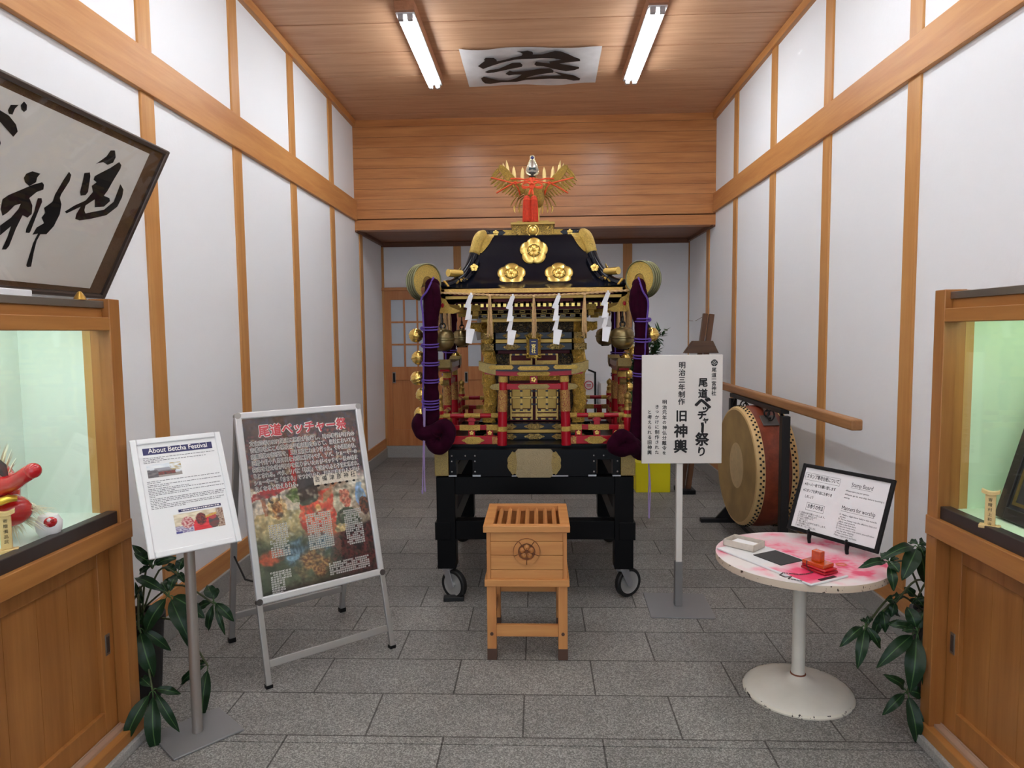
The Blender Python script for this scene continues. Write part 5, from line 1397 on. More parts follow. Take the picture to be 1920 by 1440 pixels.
# square black ridge frame at the top with gilt pieces
b = MB(); ring(b, .318,.27,2.325,2.368); obj('top_ridge', b, BLK, roof, bevel=.012, seg=4)
for k in range(4):
    for s in (-1,1): obj('ridge_lozenge', MB().prism([(s*.135,2.332),(s*.20,2.332),(s*.178,2.349),(s*.20,2.366),(s*.135,2.366)][::s], -.323, -.316, RZ[k]), GFIL, roof)
    for s in (-1,1):
        b = MB()
        for q in range(5): b.ball((s*.243+.012*math.cos(PI/2+2*PI*q/5),-.319,2.348+.012*math.sin(PI/2+2*PI*q/5)), .0085, 8, 5, (1,.6,1), T=RZ[k])
        b.ball((s*.243,-.323,2.348), .007, 8, 5, T=RZ[k])
        obj('flower_stud', b, GOLD, roof)
b = MB(); b.bx(-.30,.30,-.30,.30,2.33,2.345); obj('roof_cap', b, BLK, roof)
# crests on each slope
def on_roof(px, py):
    best = None
    r_ = .31
    while r_ < .61:
        p = lp(px, py, -r_); dz = p.z-rz_(r_)
        if best is None or abs(dz) < best[0]: best = (abs(dz), r_, p.x)
        r_ += .001
    return best[1], best[2]
def roofT(r_, x):
    dz = (rz_(r_+.004)-rz_(r_-.004))/.008
    u = V((0, 1, -dz)).normalized()        # up the slope (towards -y is outwards)
    return frame_T((x, -r_, rz_(r_)), (1,0,0), u)
def crest(T, Rr):
    b = MB()
    for k in range(5):
        a = PI/2+2*PI*k/5; b.ball((0,0,0), Rr*.43, 18, 8, (1.22,1,.26), T=T @ M.Rotation(a-PI/2,4,'Z') @ M.Translation((0,Rr*.58,.003)))
        b.lathe([(Rr*.36,.012),(Rr*.40,.018),(Rr*.44,.012)], 10, T @ M.Translation((0,0,0)), a0=a-.55, a1=a+.55, cap=False)
    o = obj('gilt_crest', b, GOLD, roof, smooth=60)
    obj('crest_ground', MB().lathe([(Rr*.47,.0),(Rr*.47,.0128),(.0005,.0128)], 30, T, cap=False), BLK, o)
    b = MB()
    for k in range(5):
        a = PI/2+2*PI*k/5; b.ball((Rr*.23*math.cos(a), Rr*.23*math.sin(a), .014), Rr*.175, 12, 6, (1,1,.4), T=T)
        a += PI/5; b.bar(T @ V((Rr*.27*math.cos(a),Rr*.27*math.sin(a),.016)), T @ V((Rr*.47*math.cos(a),Rr*.47*math.sin(a),.016)), .006,.004)
    b.ball((0,0,.02), Rr*.09, 10, 5, T=T)
    obj('crest_flower', b, GOLD, o, smooth=60)
    return o
def small_flower(T, Rr, par):
    b = MB()
    for k in range(5): a = PI/2+2*PI*k/5; b.ball((Rr*.55*math.cos(a), Rr*.55*math.sin(a), .003), Rr*.5, 10, 5, (1,1,.4), T=T)
    b.ball((0,0,.007), Rr*.3, 8, 5, T=T)
    return obj('flower_stud', b, GOLD, par)
cr = [crest(roofT(*on_roof(px, py)), .092) for px, py in ((1001,471),(959,515),(1048,514))]
for c in cr: turned(c, roof)
for px, py in ((889,502),(1115,502)):
    p_ = lp(px, py, -.475); f_ = small_flower(frame_T(p_, (1,0,0), (0,.35,1)), .026, roof); turned(f_, roof)
# curled fern scrolls on the four corners
def scroll(k):
    nseg = 36; out = []; inn = []
    for i in range(nseg+1):
        t = i/nseg; a = R(262-322*t)
        ro = .108-.022*max(0,t-.62)/.38; ri = .10*(1-min(1,t/.22))**1.2*.9 + .034
        ri = min(ri, ro-.002)
        out.append((-ro*math.cos(a)*-1, ro*math.sin(a))); inn.append((ri*math.cos(a), ri*math.sin(a)))
    d = V((-1,-1,0)).normalized(); e = -d                         # local x points inwards along the diagonal
    nrm = V((-e.y, e.x, 0))
    T = RZ[k] @ M(((e.x,nrm.x,0,-.665),(e.y,nrm.y,0,-.665),(0,0,1,2.008),(0,0,0,1)))
    b = MB(); w_ = .034
    for i in range(nseg):
        for y in (-w_, w_):
            q = [(out[i][0],y,out[i][1]),(inn[i][0],y,inn[i][1]),(inn[i+1][0],y,inn[i+1][1]),(out[i+1][0],y,out[i+1][1])]
            b.add(q, [[0,1,2,3] if y < 0 else [3,2,1,0]], 0, T)
        q = [(out[i][0],-w_,out[i][1]),(out[i+1][0],-w_,out[i+1][1]),(out[i+1][0],w_,out[i+1][1]),(out[i][0],w_,out[i][1])]; b.add(q, [[0,1,2,3]], 1, T)
        q = [(inn[i][0],-w_,inn[i][1]),(inn[i][0],w_,inn[i][1]),(inn[i+1][0],w_,inn[i+1][1]),(inn[i+1][0],-w_,inn[i+1][1])]; b.add(q, [[0,1,2,3]], 0, T)
    i = nseg; b.add([(out[i][0],-w_,out[i][1]),(out[i][0],w_,out[i][1]),(inn[i][0],w_,inn[i][1]),(inn[i][0],-w_,inn[i][1])], [[0,1,2,3]], 0, T)
    o = obj('fern_scroll', b, [GFIL, BRNZ], shr)
    b = MB()
    for y in (-w_, w_): b.tube([T @ V((x*1.005,y,z*1.005)) for x, z in out], .005, 6)
    for y in (-.010,.010): b.tube([T @ V((x*1.012,y,z*1.012)) for x, z in out], .004, 6)
    obj('scroll_rib', b, BRNZ, o)
    b = MB(); b.bar(RZ[k] @ V((-.585,-.585,1.965)), RZ[k] @ V((-.655,-.655,1.93)), .05,.045); b.lathe([(.03,-.03),(.026,.0),(.03,.03)], 16, T @ M.Rotation(PI/2,4,'X')); obj('scroll_neck', b, GOLDD, o)
for k in range(4): scroll(k)
# finial box and phoenix
b = MB(); b.bx(-.138,.138,-.328,.328,2.312,2.404); b.bx(-.328,.328,-.138,.138,2.313,2.372); b.bx(-.10,.10,-.10,.10,2.40,2.455); obj('finial_box', b, filigree('finial_openwork', (226,188,100), (40,30,16), 95, .30, bump=.8, soft=.08), shr, bevel=.003)
b = MB(); b.bx(-.145,.145,-.335,.335,2.398,2.414); b.bx(-.335,.335,-.144,.144,2.368,2.378); b.bx(-.11,.11,-.11,.11,2.446,2.458); obj('finial_rim', b, GOLDD, shr, bevel=.002)
b = MB(); b.lathe([(.024,.0),(.028,.006),(.018,.012),(.016,.008),(.008,.014),(.0005,.015)], 20, M.Translation((0,-.329,2.358)) @ M.Rotation(PI/2,4,'X')); b.torus((0,-.330,2.358), .037, .0045, None, 24, 6); obj('finial_boss', b, GOLD, shr)
ph = bpy.data.objects.new('phoenix', None); COL.objects.link(ph); ph.parent = shr
def pv(px, py, dy=0): 
    p = lp(px, py, dy); return V((p.x, dy, p.z))
FEATH = filigree('feather_gilt', (206,172,84), (112,86,36), 120, .3, bump=.6, soft=.3)
PALE = mat('pale_gilt', (232,206,142), .35, .6)
b = MB(); b.tube([pv(1004,393,.03),pv(1005,384,.01),pv(1003,372,-.02),pv(1002,360,-.03),pv(1001,350,-.035),pv(999,340,-.04),pv(998,330,-.05)], [.016,.050,.070,.070,.052,.034,.026], 18)
obj('body', b, FEATH, ph, smooth=60)
for px in (1008.5, 996):
    b = MB(); b.tube([pv(px-.5,388,.0),pv(px,398,.0),pv(px+1,406,.005),pv(px+1,417,.0)], [.026,.016,.009,.008], 10)
    g = pv(px+1,417,0)
    for a in (-.6,0,.6): b.tube([g+V((0,0,.004)), g+V((.035*math.sin(a),-.035*math.cos(a),.003))], [.006,.003], 6)
    b.tube([g+V((0,0,.004)), g+V((0,.025,.003))], [.006,.003], 6)
    obj('leg', b, GOLD, ph)
b = MB(); b.ball(pv(998,326,-.06), .030, 14, 8, (1,1.1,1)); b.tube([pv(998,328,-.085),pv(998,331,-.115)], [.014,.003], 8); obj('head', b, mat('dark_head', (58,52,48), .4, .4), ph)
SILV = mat('silver_crown', (206,204,196), .3, .8)
cr_ = obj('crown', MB().tube([pv(998,325,-.05),pv(998,320,-.05),pv(998,313,-.05),pv(998,306,-.05),pv(998,299,-.05)], [.040,.046,.038,.026,.012], 16), SILV, ph)
b = MB()
for k in range(9):
    t = k/8
    for s in (-1,1): b.ball(pv(998+s*(10.5-7.5*t**1.4), 323-23*t, -.062), .0085, 8, 5)
b.torus(pv(998,296,-.05), .014, .005, None, 16, 6); b.tube([pv(988,325,-.07),pv(993,328,-.085),pv(998,329,-.09),pv(1003,328,-.085),pv(1008,325,-.07)], .007, 8)
obj('crown_edging', b, mat('pale_crown_gilt', (224,214,180), .3, .7), cr_)
b = MB(); b.ball(pv(998,296,-.05), .012, 10, 6); obj('crown_jewel', b, mat('blue_jewel', (30,44,120), .15, coat=.5), cr_)
b = MB(); b.prism([(-.026,-.012),(-.02,.010),(0,.004),(.02,.010),(.026,-.012),(0,-.004)], -.004, .004, M.Translation(pv(998,316,-.098))); obj('crown_panel', b, mat('crown_teal', (44,66,64), .3), cr_)
def feather(b, p, q, w, th=.006, n=8, sag=.0, curl=None):
    p = V(p); q = V(q); d = q-p; L = d.length; dn = d.normalized(); a = dn.cross(V((0,1,0)))
    if a.length < .1: a = V((1,0,0))
    a.normalize(); c = a.cross(dn)
    rows = []
    for i in range(n+1):
        t = i/n; ww = w*(math.sin(PI*min(1,(.12+.88*t)))**.6*(.75+.35*t) if t < .999 else .02)
        m_ = p+d*t+V((0,0,-sag*math.sin(PI*t)))+ (V(curl)*t*t if curl else V((0,0,0)))
        rows.append([m_-a*ww, m_-a*ww*.4+c*th, m_+c*th*1.5, m_+a*ww*.4+c*th, m_+a*ww, m_-c*th])
    o = len(b.v)
    for r_ in rows: b.v += r_
    for i in range(n):
        for j in range(6):
            l = (j+1) % 6; b.f.append([o+i*6+j, o+i*6+l, o+(i+1)*6+l, o+(i+1)*6+j]); b.m.append(0)
    b.f.append([o+j for j in range(6)]); b.m.append(0); b.f.append([o+n*6+j for j in range(6)][::-1]); b.m.append(0)
for s in (-1,1):
    def mx(x): return 1000+s*(x-1000)
    pts = [(1013,362),(1021,350),(1033,336),(1047,321),(1057,312),(1063,311),(1064,317),(1054,333),(1043,346),(1031,357),(1021,364)]
    b = MB(); vv = [pv(mx(x), y, 0) for x, y in pts]
    cx = sum((v_ for v_ in vv), V((0,0,0)))/len(vv)
    poly = [(v_.x, v_.z) for v_ in vv]
    b.prism(poly[::-1] if s > 0 else poly, -.02, -.004)
    for i in range(len(vv)): b.tube([vv[i]+V((0,-.014,0)), vv[(i+1) % len(vv)]+V((0,-.014,0))], .005, 6)
    wg = obj('wing', b, FEATH, ph)
    tips = [(1078,331,1062,313),(1082,339,1062,320),(1080,346,1059,327),(1075,351,1055,333),(1070,356,1051,338),(1065,359,1047,343),(1059,362,1043,347),(1053,365,1039,351),(1047,367,1035,354),(1041,369,1031,357),(1035,370,1027,360),(1029,371,1023,362)]
    for i, (tx, ty, bx_, by_) in enumerate(tips):
        b = MB(); feather(b, pv(mx(bx_), by_, .0), pv(mx(tx), ty, .006*(i % 2)), .0105 if i < 7 else .0075, .004)
        obj('wing_feather', b, FEATH, wg, smooth=60)
    for (tx, ty, bx_, by_, m_, w_, dy) in ((1020,313,1021,348,PALE,.015,.05),(1037,311,1035,350,PALE,.015,.07),(1051,300,1044,345,PALE,.013,.09),(1057,305,1050,345,PALE,.012,.06)):
        b = MB(); feather(b, pv(mx(bx_), by_, dy), pv(mx(tx), ty, dy), w_, .005); obj('plume', b, m_, ph, smooth=60)
    for (tx, ty, bx_, by_, m_) in ((1043,387,1021,364,GOLDD),(1035,391,1018,366,GOLDD),(1028,394,1015,368,GOLDD),(1034,399,1032,386,GOLD),(1026,399,1022,384,GOLD),(1016,401,1013,384,GOLD)):
        b = MB(); p, q = pv(mx(bx_), by_, .06), pv(mx(tx), ty, .04)
        b.tube([p, p*.6+q*.4+V((s*.012,0,.012)), p*.25+q*.75+V((s*.008,0,.008)), q], [.004,.006,.006,.002], 6); obj('tail_feather', b, m_, ph, smooth=60)
# ================================================================== CORDS, ROPES AND BELLS ON THE SHRINE
def wl(px, py, Y): return at(px, py, Y)
ORGC = mat('vermilion_cord', (232,84,40), .6); ORGT = mat('vermilion_fringe', (218,66,36), .75, noise_amt=.25, nscale=60)
tc_ = thing('tassel_cord', 'vermilion knotted cord with two tassels tied on the golden phoenix', 'tassel cord', wl(998,345,4.74))
O0 = V(tc_.location)
def q_(px, py, Y=4.74): return wl(px, py, Y)-O0
b = MB()
for s in (-1,1):
    def mx(x): return 998+s*(x-998)
    b.tube([q_(mx(998),334,4.76),q_(mx(1012),337,4.78),q_(mx(1022),335,4.8),q_(mx(1038),335,4.85)], .0055, 8)
    b.tube([q_(mx(1001),338),q_(mx(1015),341),q_(mx(1032),344,4.82),q_(mx(1055),338,4.85),q_(mx(1075),333,4.86)], .005, 8)
    b.tube([q_(mx(1034),344,4.81),q_(mx(1045),350,4.84),q_(mx(1057),357,4.85),q_(mx(1065),362,4.86)], .005, 8)
    b.tube([q_(mx(1022),357,4.83),q_(mx(1021),366,4.85),q_(mx(1025),352,4.81),q_(mx(1032),343,4.81)], .0045, 8)
    b.tube([q_(mx(998),346),q_(mx(1008),342),q_(mx(1016),345),q_(mx(1015),350),q_(mx(1006),351),q_(mx(998),349)], .0058, 8)
    b.tube([q_(mx(997),344),q_(mx(1006),352),q_(mx(1015),353),q_(mx(1018),348)], .005, 8)
    b.tube([q_(mx(1026),343,4.8),q_(mx(1030),341,4.8),q_(mx(1034),343,4.8),q_(mx(1030),345,4.79),q_(mx(1026),343,4.8)], .006, 8)
b.tube([q_(994,333),q_(996,340),q_(998,350),q_(994,358),q_(992,365)], .0075, 8); b.tube([q_(1001,333),q_(999,340),q_(996,350),q_(998,358),q_(999,365)], .0075, 8)
b.tube([q_(992,346,4.735),q_(997,343,4.73),q_(1002,346,4.73),q_(999,353,4.73),q_(993,352,4.735)], .007, 8)
obj('cord', b, ORGC, tc_)
for x0 in (986.5, 1000):
    top = q_(x0+1, 367); bot = q_(x0, 415.5)
    L = (top-bot).length
    g = obj('tassel', MB().lathe([(.011,0),(.020,-.010),(.0235,-.022),(.0225,-.03),(.0245,-L*.5),(.0265,-L)], 26, M.Translation(top)), ORGT, tc_)
    b = MB()
    for k in range(22):
        a = 2*PI*k/22; b.tube([top+V((.022*math.cos(a),.022*math.sin(a),-.028)), top+V((.0255*math.cos(a),.0255*math.sin(a),-L*.6)), top+V((.0275*math.cos(a+.05),.0275*math.sin(a+.05),-L-.002*random.random()*3))], .0026, 5)
    obj('fringe', b, ORGT, g)
    obj('tassel_band', MB().lathe([(.0235,-.031),(.025,-.027),(.0235,-.023)], 20, M.Translation(top), cap=False), ORGC, g)

# straw rope round the eaves with paper streamers and straw tassels
STRAW = mat('straw', (214,176,126), .75, noise_amt=.25, nscale=90)
sh_ = thing('straw_rope', 'twisted straw rope hung round the shrine eaves with white paper streamers', 'straw rope', ROOT+V((0,0,1.94)))
Y9 = -.628
def rope_z(x): return 1.945-.024*math.cos(min(1,abs(x)/.6)*PI/2)**1.2-1.94
for k in range(4):
    b = MB()
    for ph_ in (0, PI):
        pts = []
        for i in range(121):
            x = -.615+1.23*i/120; a = i*1.1+ph_
            pts.append(RZ[k] @ V((x, Y9+.0036*math.cos(a), rope_z(x)+.0036*math.sin(a))))
        b.tube(pts, .0042, 6)
    obj('rope_length', b, STRAW, sh_)
U = .00050
QD = [([(-15,0),(45,5),(-20,172),(-88,150)],0),([(-32,100),(12,120),(-2,305),(-78,312)],1),([(-12,240),(24,252),(-8,412),(-84,432)],0),([(-62,405),(58,428),(12,605),(-72,592)],1)]
CRMP = mat('streamer_paper', (238,238,242), .7)
def streamer(flip=1):
    b = MB(); prev = None
    for q, e in QD:
        pts = [(flip*x*U*.88, -z*U) for x, z in q]
        y = -.004-.007*e
        vs = [(x, y+(.010 if i in (0,1) else -.002)*(1 if e else -.6), z) for i, (x, z) in enumerate(pts)]
        b.add(vs, [[0,1,2,3]]); b.add([(x, y_+.0006, z) for x, y_, z in vs], [[3,2,1,0]])
    b.tube([(0.005,0,.012),(.008,-.002,-.01)], .009, 6, flat=.6)
    return b
def tassel():
    b = MB(); b.ball((0,0,-.004), .010, 10, 6)
    for i in range(26):
        a = random.uniform(0, 2*PI); r0 = random.uniform(.001,.006); r1 = random.uniform(.004,.026); L = random.uniform(.215,.262)
        b.tube([(r0*math.cos(a),r0*math.sin(a)*.6,-.005),(r1*.6*math.cos(a),r1*.5*math.sin(a),-L*.5),(r1*math.cos(a+.2),r1*.6*math.sin(a+.2),-L)], [.003,.0032,.002], 5)
    return b
sp0 = obj('paper_streamer', streamer(), CRMP, sh_, smooth=0); st0 = obj('straw_tassel', tassel(), STRAW, sh_)
xs_s = [lp(882,552,Y9).x, lp(960,556,Y9).x, lp(1046,555,Y9).x, lp(1138,550,Y9).x]; xs_t = [lp(918,553,Y9).x, lp(1001,556,Y9).x, lp(1096,553,Y9).x]
first = True
for k in range(4):
    for i, x in enumerate(xs_s):
        p = RZ[k] @ V((x, Y9-.008, rope_z(x)-.004))
        o = sp0 if first else dup_part(sp0, sh_)
        first = False
        o.location = p; o.rotation_euler = (0, 0, PI/2*k+random.uniform(-.25,.25)*(k > 0))
for k in range(4):
    for i, x in enumerate(xs_t):
        p = RZ[k] @ V((x, Y9-.006, rope_z(x)-.004)); o = st0 if (k == 0 and i == 0) else dup_part(st0, sh_)
        o.location = p; o.rotation_euler = (0, 0, PI/2*k+i)

# big brass bells under the four corners
def bell(label, p):
    t = thing('hanging_bell', label, 'bell', p, 0, 'round brass bells under the eave corners')
    r_ = .074
    obj('body', MB().lathe([(.0005,-.070),(.03,-.067),(.052,-.056),(.068,-.036),(.0725,-.012),(.0725,-.004),(.0785,0),(.0785,.010),(.0725,.014),(.071,.034),(.062,.052),(.045,.062),(.022,.066),(.022,.072),(.0005,.073)], 36, cap=False), BRASS, t)
    obj('slot', MB().cb((0,0,-.066), (.09,.008,.014)), BLKM, t, bevel=.003)
    b = MB(); b.torus((0,0,.088), .017, .005, None, 18, 8); b.torus((0,0,.118), .016, .0042, M.Rotation(PI/2,4,'Z') @ M.Diagonal((.7,1,1.3,1)), 18, 8); b.tube([(0,0,.138),(0,0,.176)], .004, 6)
    obj('hook', b, IRON, t)
    return t
bl = bell('big brass bell under the front eave corner on the poster stand side', ROOT+V((-.575,-.545,1.652)))
dup(bl, ROOT+V((-.575,.56,1.652)), .5, 'big brass bell under the rear eave corner beside the sliding doors')
dup(bl, ROOT+V((.560,-.545,1.652)), .3, 'big brass bell under the front eave corner above the notice board')
dup(bl, ROOT+V((.560,.56,1.652)), .8, 'big brass bell under the rear eave corner on the drum side')

# velvet ropes tied down the corners, with lacing cord and little bells
VELV = mat('aubergine_velvet', (44,4,26), .95, spec=.08, sheen=.06, noise_amt=.3, nscale=25)
PCORD = mat('violet_cord', (92,62,150), .7); PCORD2 = mat('pale_violet_cord', (150,128,176), .7)
JB = mat('bright_brass', (226,194,112), .22, .9)
def smooth_pts(pts, n=6):
    P = [V(p) for p in pts]; P = [P[0]]+P+[P[-1]]; out = []
    for i in range(1, len(P)-2):
        for s in range(n):
            t = s/n; p0,p1,p2,p3 = P[i-1],P[i],P[i+1],P[i+2]
            out.append(.5*(2*p1+(p2-p0)*t+(2*p0-5*p1+4*p2-p3)*t*t+(3*p1-p0-3*p2+p3)*t**3))
    return out+[P[-2]]
def lump(pts, r, n=6):
    S = smooth_pts(pts, n); return S, [r*(1+.14*noise.noise((p.x*22,p.y*22,p.z*22))+.07*noise.noise((p.x*60,p.y*60,p.z*60))) for p in S]
def jbell(b, c, r_, ax):
    T = M.Translation(c) @ V((0,0,1)).rotation_difference(V(ax)).to_matrix().to_4x4()
    b.lathe([(.0005,-r_),(r_*.5,-r_*.87),(r_*.87,-r_*.5),(r_*.98,-r_*.1),(r_*1.08,-r_*.07),(r_*1.08,r_*.07),(r_*.98,r_*.1),(r_*.87,r_*.5),(r_*.5,r_*.87),(.0005,r_)], 22, T, cap=False)
    for k in (-1,1):
        b.torus(T @ V((0,0,k*r_*.42)), r_*.88, r_*.05, T.to_3x3() @ M.Rotation(PI/2,3,'X'), 20, 6)
def velvet(name, label, main, extra, rad, cordpts, ties, bells, tail=None):
    t = thing(name, label, 'velvet rope', main[0], 0, 'purple velvet ropes on the shrine corners')
    O = V(main[0])
    b = MB()
    S, rr = lump([V(p)-O for p in main], rad, 10); b.tube(S, rr, 14); b.ball(S[0], rr[0]*.97, 14, 8, (1,1,.8)); b.ball(S[-1], rr[-1]*.97, 14, 8)
    for e, r2 in extra:
        S2, r3 = lump([V(p)-O for p in e], r2); b.tube(S2, r3, 12)
    obj('velvet', b, VELV, t, smooth=60)
    b = MB(); b.tube([p-O for p in smooth_pts(cordpts)], .0058, 6)
    for c, rx in ties:
        c = V(c)-O
        for dz in (0,.016):
            b.torus(c+V((0,0,dz)), rx, .0048, M.Rotation(PI/2+.08,4,'X'), 18, 6)
        b.ball(c+V((-rx*.9*(1 if O.x < 0 else -1),-.012,.008)), .013, 8, 6)
    obj('lacing_cord', b, PCORD, t)
    if tail:
        b = MB()
        for tl_ in tail: b.tube([p-O for p in smooth_pts(tl_)], .004, 6); b.ball(V(tl_[-1])-O, .009, 8, 6, (.7,.7,1.8))
        obj('cord_tail', b, PCORD2, t)
    for c in bells:
        b = MB(); jbell(b, V(c)-O, .044, (random.uniform(-.5,.5), random.uniform(-.6,.2), 1)); obj('jingle_bell', b, JB, t)
    return t
Yf = 4.15
velvet('velvet_rope', 'purple velvet rope down the front shrine corner on the poster stand side',
  [wl(811,532,4.19),wl(809,575,Yf),wl(807,620,Yf),wl(808,680,Yf),wl(809,730,Yf),wl(810,770,Yf),wl(807,800,Yf),wl(801,815,Yf)],
  [([wl(811,530,4.19),wl(817,545,4.14),wl(819,570,4.13),wl(815,592,4.14),wl(809,606,4.14)],.026), ([wl(809,530,4.2),wl(802,548,4.16),wl(800,575,4.15),wl(803,600,4.16)],.020),
   ([wl(792,782,4.15),wl(786,795,4.13),wl(792,810,4.12),wl(806,812,4.11),wl(820,805,4.11),wl(833,800,4.11),wl(841,810,4.11),(wl(836,830,4.11)),wl(824,838,4.11),wl(814,834,4.12),wl(810,818,4.12),wl(818,808,4.10)],.046)],
  .045, [wl(813,520,4.17),wl(801,545,4.12),wl(790,562,4.12),wl(793,590,4.11),wl(795,640,4.11),wl(794,700,4.11),wl(793,750,4.11),wl(795,800,4.11)],
  [(wl(806,618,4.14),.05),(wl(807,650,4.14),.05),(wl(808,684,4.14),.05),(wl(808,716,4.14),.05),(wl(808,755,4.14),.05),(wl(808,766,4.14),.048)],
  [wl(780,629,4.17),wl(785,671,4.17),wl(783,709,4.17),wl(793,739,4.20),wl(790,775,4.20)],
  [[wl(795,765,4.10),wl(794,830,4.09),wl(793,890,4.09),wl(792,922,4.09)],[wl(797,765,4.10),wl(796,830,4.09),wl(796,890,4.09),wl(797,918,4.09)]])
velvet('velvet_rope', 'purple velvet rope down the front shrine corner behind the notice board',
  [wl(1198,532,4.19),wl(1200,575,4.17),wl(1203,620,4.17),wl(1202,680,4.19),wl(1199,740,4.2),wl(1195,800,4.2),wl(1191,825,4.2)],
  [([wl(1197,530,4.19),wl(1190,545,4.15),wl(1188,570,4.14),wl(1193,592,4.15),wl(1199,608,4.17)],.026), ([wl(1198,530,4.2),wl(1207,548,4.16),wl(1211,575,4.16),wl(1208,597,4.17)],.020),
   ([wl(1200,845,4.2),wl(1185,832,4.14),wl(1168,818,4.10),wl(1155,828,4.10),wl(1152,838,4.10),wl(1165,842,4.11),wl(1182,838,4.12),wl(1196,846,4.18),wl(1204,850,4.2)],.046)],
  .043, [wl(1197,520,4.17),wl(1205,545,4.13),wl(1215,565,4.13),wl(1213,600,4.13),wl(1210,640,4.14),wl(1207,700,4.15)],
  [(wl(1204,602,4.16),.046),(wl(1204,640,4.16),.046),(wl(1202,671,4.18),.046),(wl(1201,704,4.19),.046)],
  [wl(1222,627,4.22),wl(1193,662,4.26)],
  [[wl(1216,866,4.2),wl(1217,900,4.19),wl(1216,930,4.19),wl(1217,968,4.19)],[wl(1216,866,4.2),wl(1219,905,4.19),wl(1219,935,4.19),wl(1217,966,4.19)]])
velvet('velvet_rope', 'purple velvet rope down the rear shrine corner seen behind the big bell',
  [wl(846,545,5.5),wl(845,600,5.52),wl(844,650,5.52),wl(842,700,5.52),wl(841,750,5.5)], [], .05,
  [wl(838,560,5.46),wl(836,640,5.46),wl(837,720,5.46)], [(wl(844,660,5.5),.055),(wl(843,704,5.5),.055)], [wl(833,715,5.46),wl(855,668,5.5)])
velvet('velvet_rope', 'purple velvet rope down the rear shrine corner on the drum side',
  [wl(1158,545,5.5),wl(1158,600,5.52),wl(1159,650,5.52),wl(1160,700,5.52),wl(1160,750,5.5)], [([wl(1160,560,5.5),wl(1168,590,5.45),wl(1172,605,5.45)],.04)], .05,
  [wl(1152,560,5.46),wl(1153,640,5.46),wl(1156,720,5.46)], [(wl(1158,664,5.5),.055),(wl(1159,704,5.5),.055)], [wl(1172,672,5.47),wl(1178,648,5.47),wl(1177,702,5.47),wl(1178,726,5.47)])

# ================================================================== BEHIND THE SHRINE
LEAFG = mat('sakaki_leaf', (34,74,34), .4); GRASSG = mat('grass_blade_green', (44,92,36), .5)
vs_ = thing('branch_vase', 'tall vase of green sakaki branches behind the shrine on the drum side', 'vase of branches', (.70, 5.98, 0))
obj('vase', MB().lathe([(.06,0),(.075,.05),(.082,.35),(.07,.62),(.05,.70),(.06,.74),(.05,.74),(.0005,.66)], 28), mat('white_vase', (214,214,216), .2, coat=.5), vs_)
VO = V(vs_.location)
def leafquad(b, p, d, L, w, up=V((0,0,1))):
    d = V(d).normalized(); a = d.cross(up)
    if a.length < .1: a = V((1,0,0))
    a.normalize(); n = a.cross(d)
    c = [p, p+d*L*.35+a*w*.5+n*.002, p+d*L*.7+a*w*.4, p+d*L-n*.004, p+d*L*.7-a*w*.4, p+d*L*.35-a*w*.5+n*.002]
    m_ = p+d*L*.5-n*.004
    b.add(c+[m_], [[0,1,6],[1,2,6],[2,3,6],[3,4,6],[4,5,6],[5,0,6]])
tips = [wl(1240,622,5.9),wl(1232,640,5.95),wl(1222,618,6.0),wl(1215,645,5.9),wl(1190,650,6.0),wl(1228,655,5.9),wl(1205,630,6.05),wl(1182,690,6.0),wl(1200,720,5.95)]
b = MB(); bl_ = MB()
for tp in tips:
    tp = tp-VO; root = V((random.uniform(-.03,.03), random.uniform(-.03,.03), .70)); md = (root+tp)/2+V((random.uniform(-.05,.02),0,.12))
    pts = smooth_pts([root, md, tp], 8); b.tube(pts, [.005]*4+[.003]*(len(pts)-4), 5)
    for i in range(7, len(pts)):
        for k in range(5): leafquad(bl_, pts[i]+V((random.uniform(-.03,.03),random.uniform(-.03,.03),random.uniform(-.03,.03))), (random.uniform(-1,1),random.uniform(-1,1),random.uniform(-.6,.8)), random.uniform(.07,.12), .028)
obj('branch', b, mat('twig_brown', (92,70,46), .7), vs_); o = obj('leaf_spray', bl_, LEAFG, vs_, smooth=0); o['kind'] = 'stuff'
bl_ = MB()
for i in range(90):
    p = wl(random.uniform(1180,1196), random.uniform(712,745), 5.85)-VO; L = random.uniform(.25,.5); sx = random.uniform(-.06,.08)
    pts = [p, p+V((sx*.4,-.03,-L*.4)), p+V((sx,-.05,-L))]; leafquad(bl_, pts[0], pts[2]-pts[0], L, .014, V((0,1,0)))
o = obj('trailing_blades', bl_, GRASSG, vs_, smooth=0); o['kind'] = 'stuff'
# things by the back wall, glimpsed through the shrine
t = thing('notice_sign', 'white notice panel with a red ring mark and black edge behind the shrine', 'notice', (.60, 9.05, 0))
obj('panel', MB().bx(-.16,.14,0,.02,.40,1.14), PAPER, t, bevel=.002)
obj('edge_pole', MB().bx(.14,.165,-.01,.03,.0,1.16), BLACKP, t)
obj('top_arm', MB().bar((.152,.01,1.15),(.06,-.06,1.19),.02,.02), BLACKP, t)
b = MB(); c = wl(1104,722,9.04)-V(t.location); b.torus(c, .055, .006, None, 28, 6); b.bar(c+V((-.03,-.004,.01)), c+V((.03,-.004,.01)), .006,.008); b.bar(c+V((-.028,-.004,-.012)), c+V((.028,-.004,-.012)), .006,.008); obj('red_ring_mark', b, mat('sign_red', (200,50,60), .5), t)
b = MB(); 
for i in range(8): b.bx(-.10,.02,-.002,0,.86-.035*i,.87-.035*i)
obj('small_print', b, INK, t, smooth=0)
o = obj('white_cabinet', MB().bx(.80,1.10,8.75,9.12,.165*0,1.03), WHITEM, bevel=.006); tag(o, 'plain white cabinet against the back wall behind the shrine', 'cabinet')

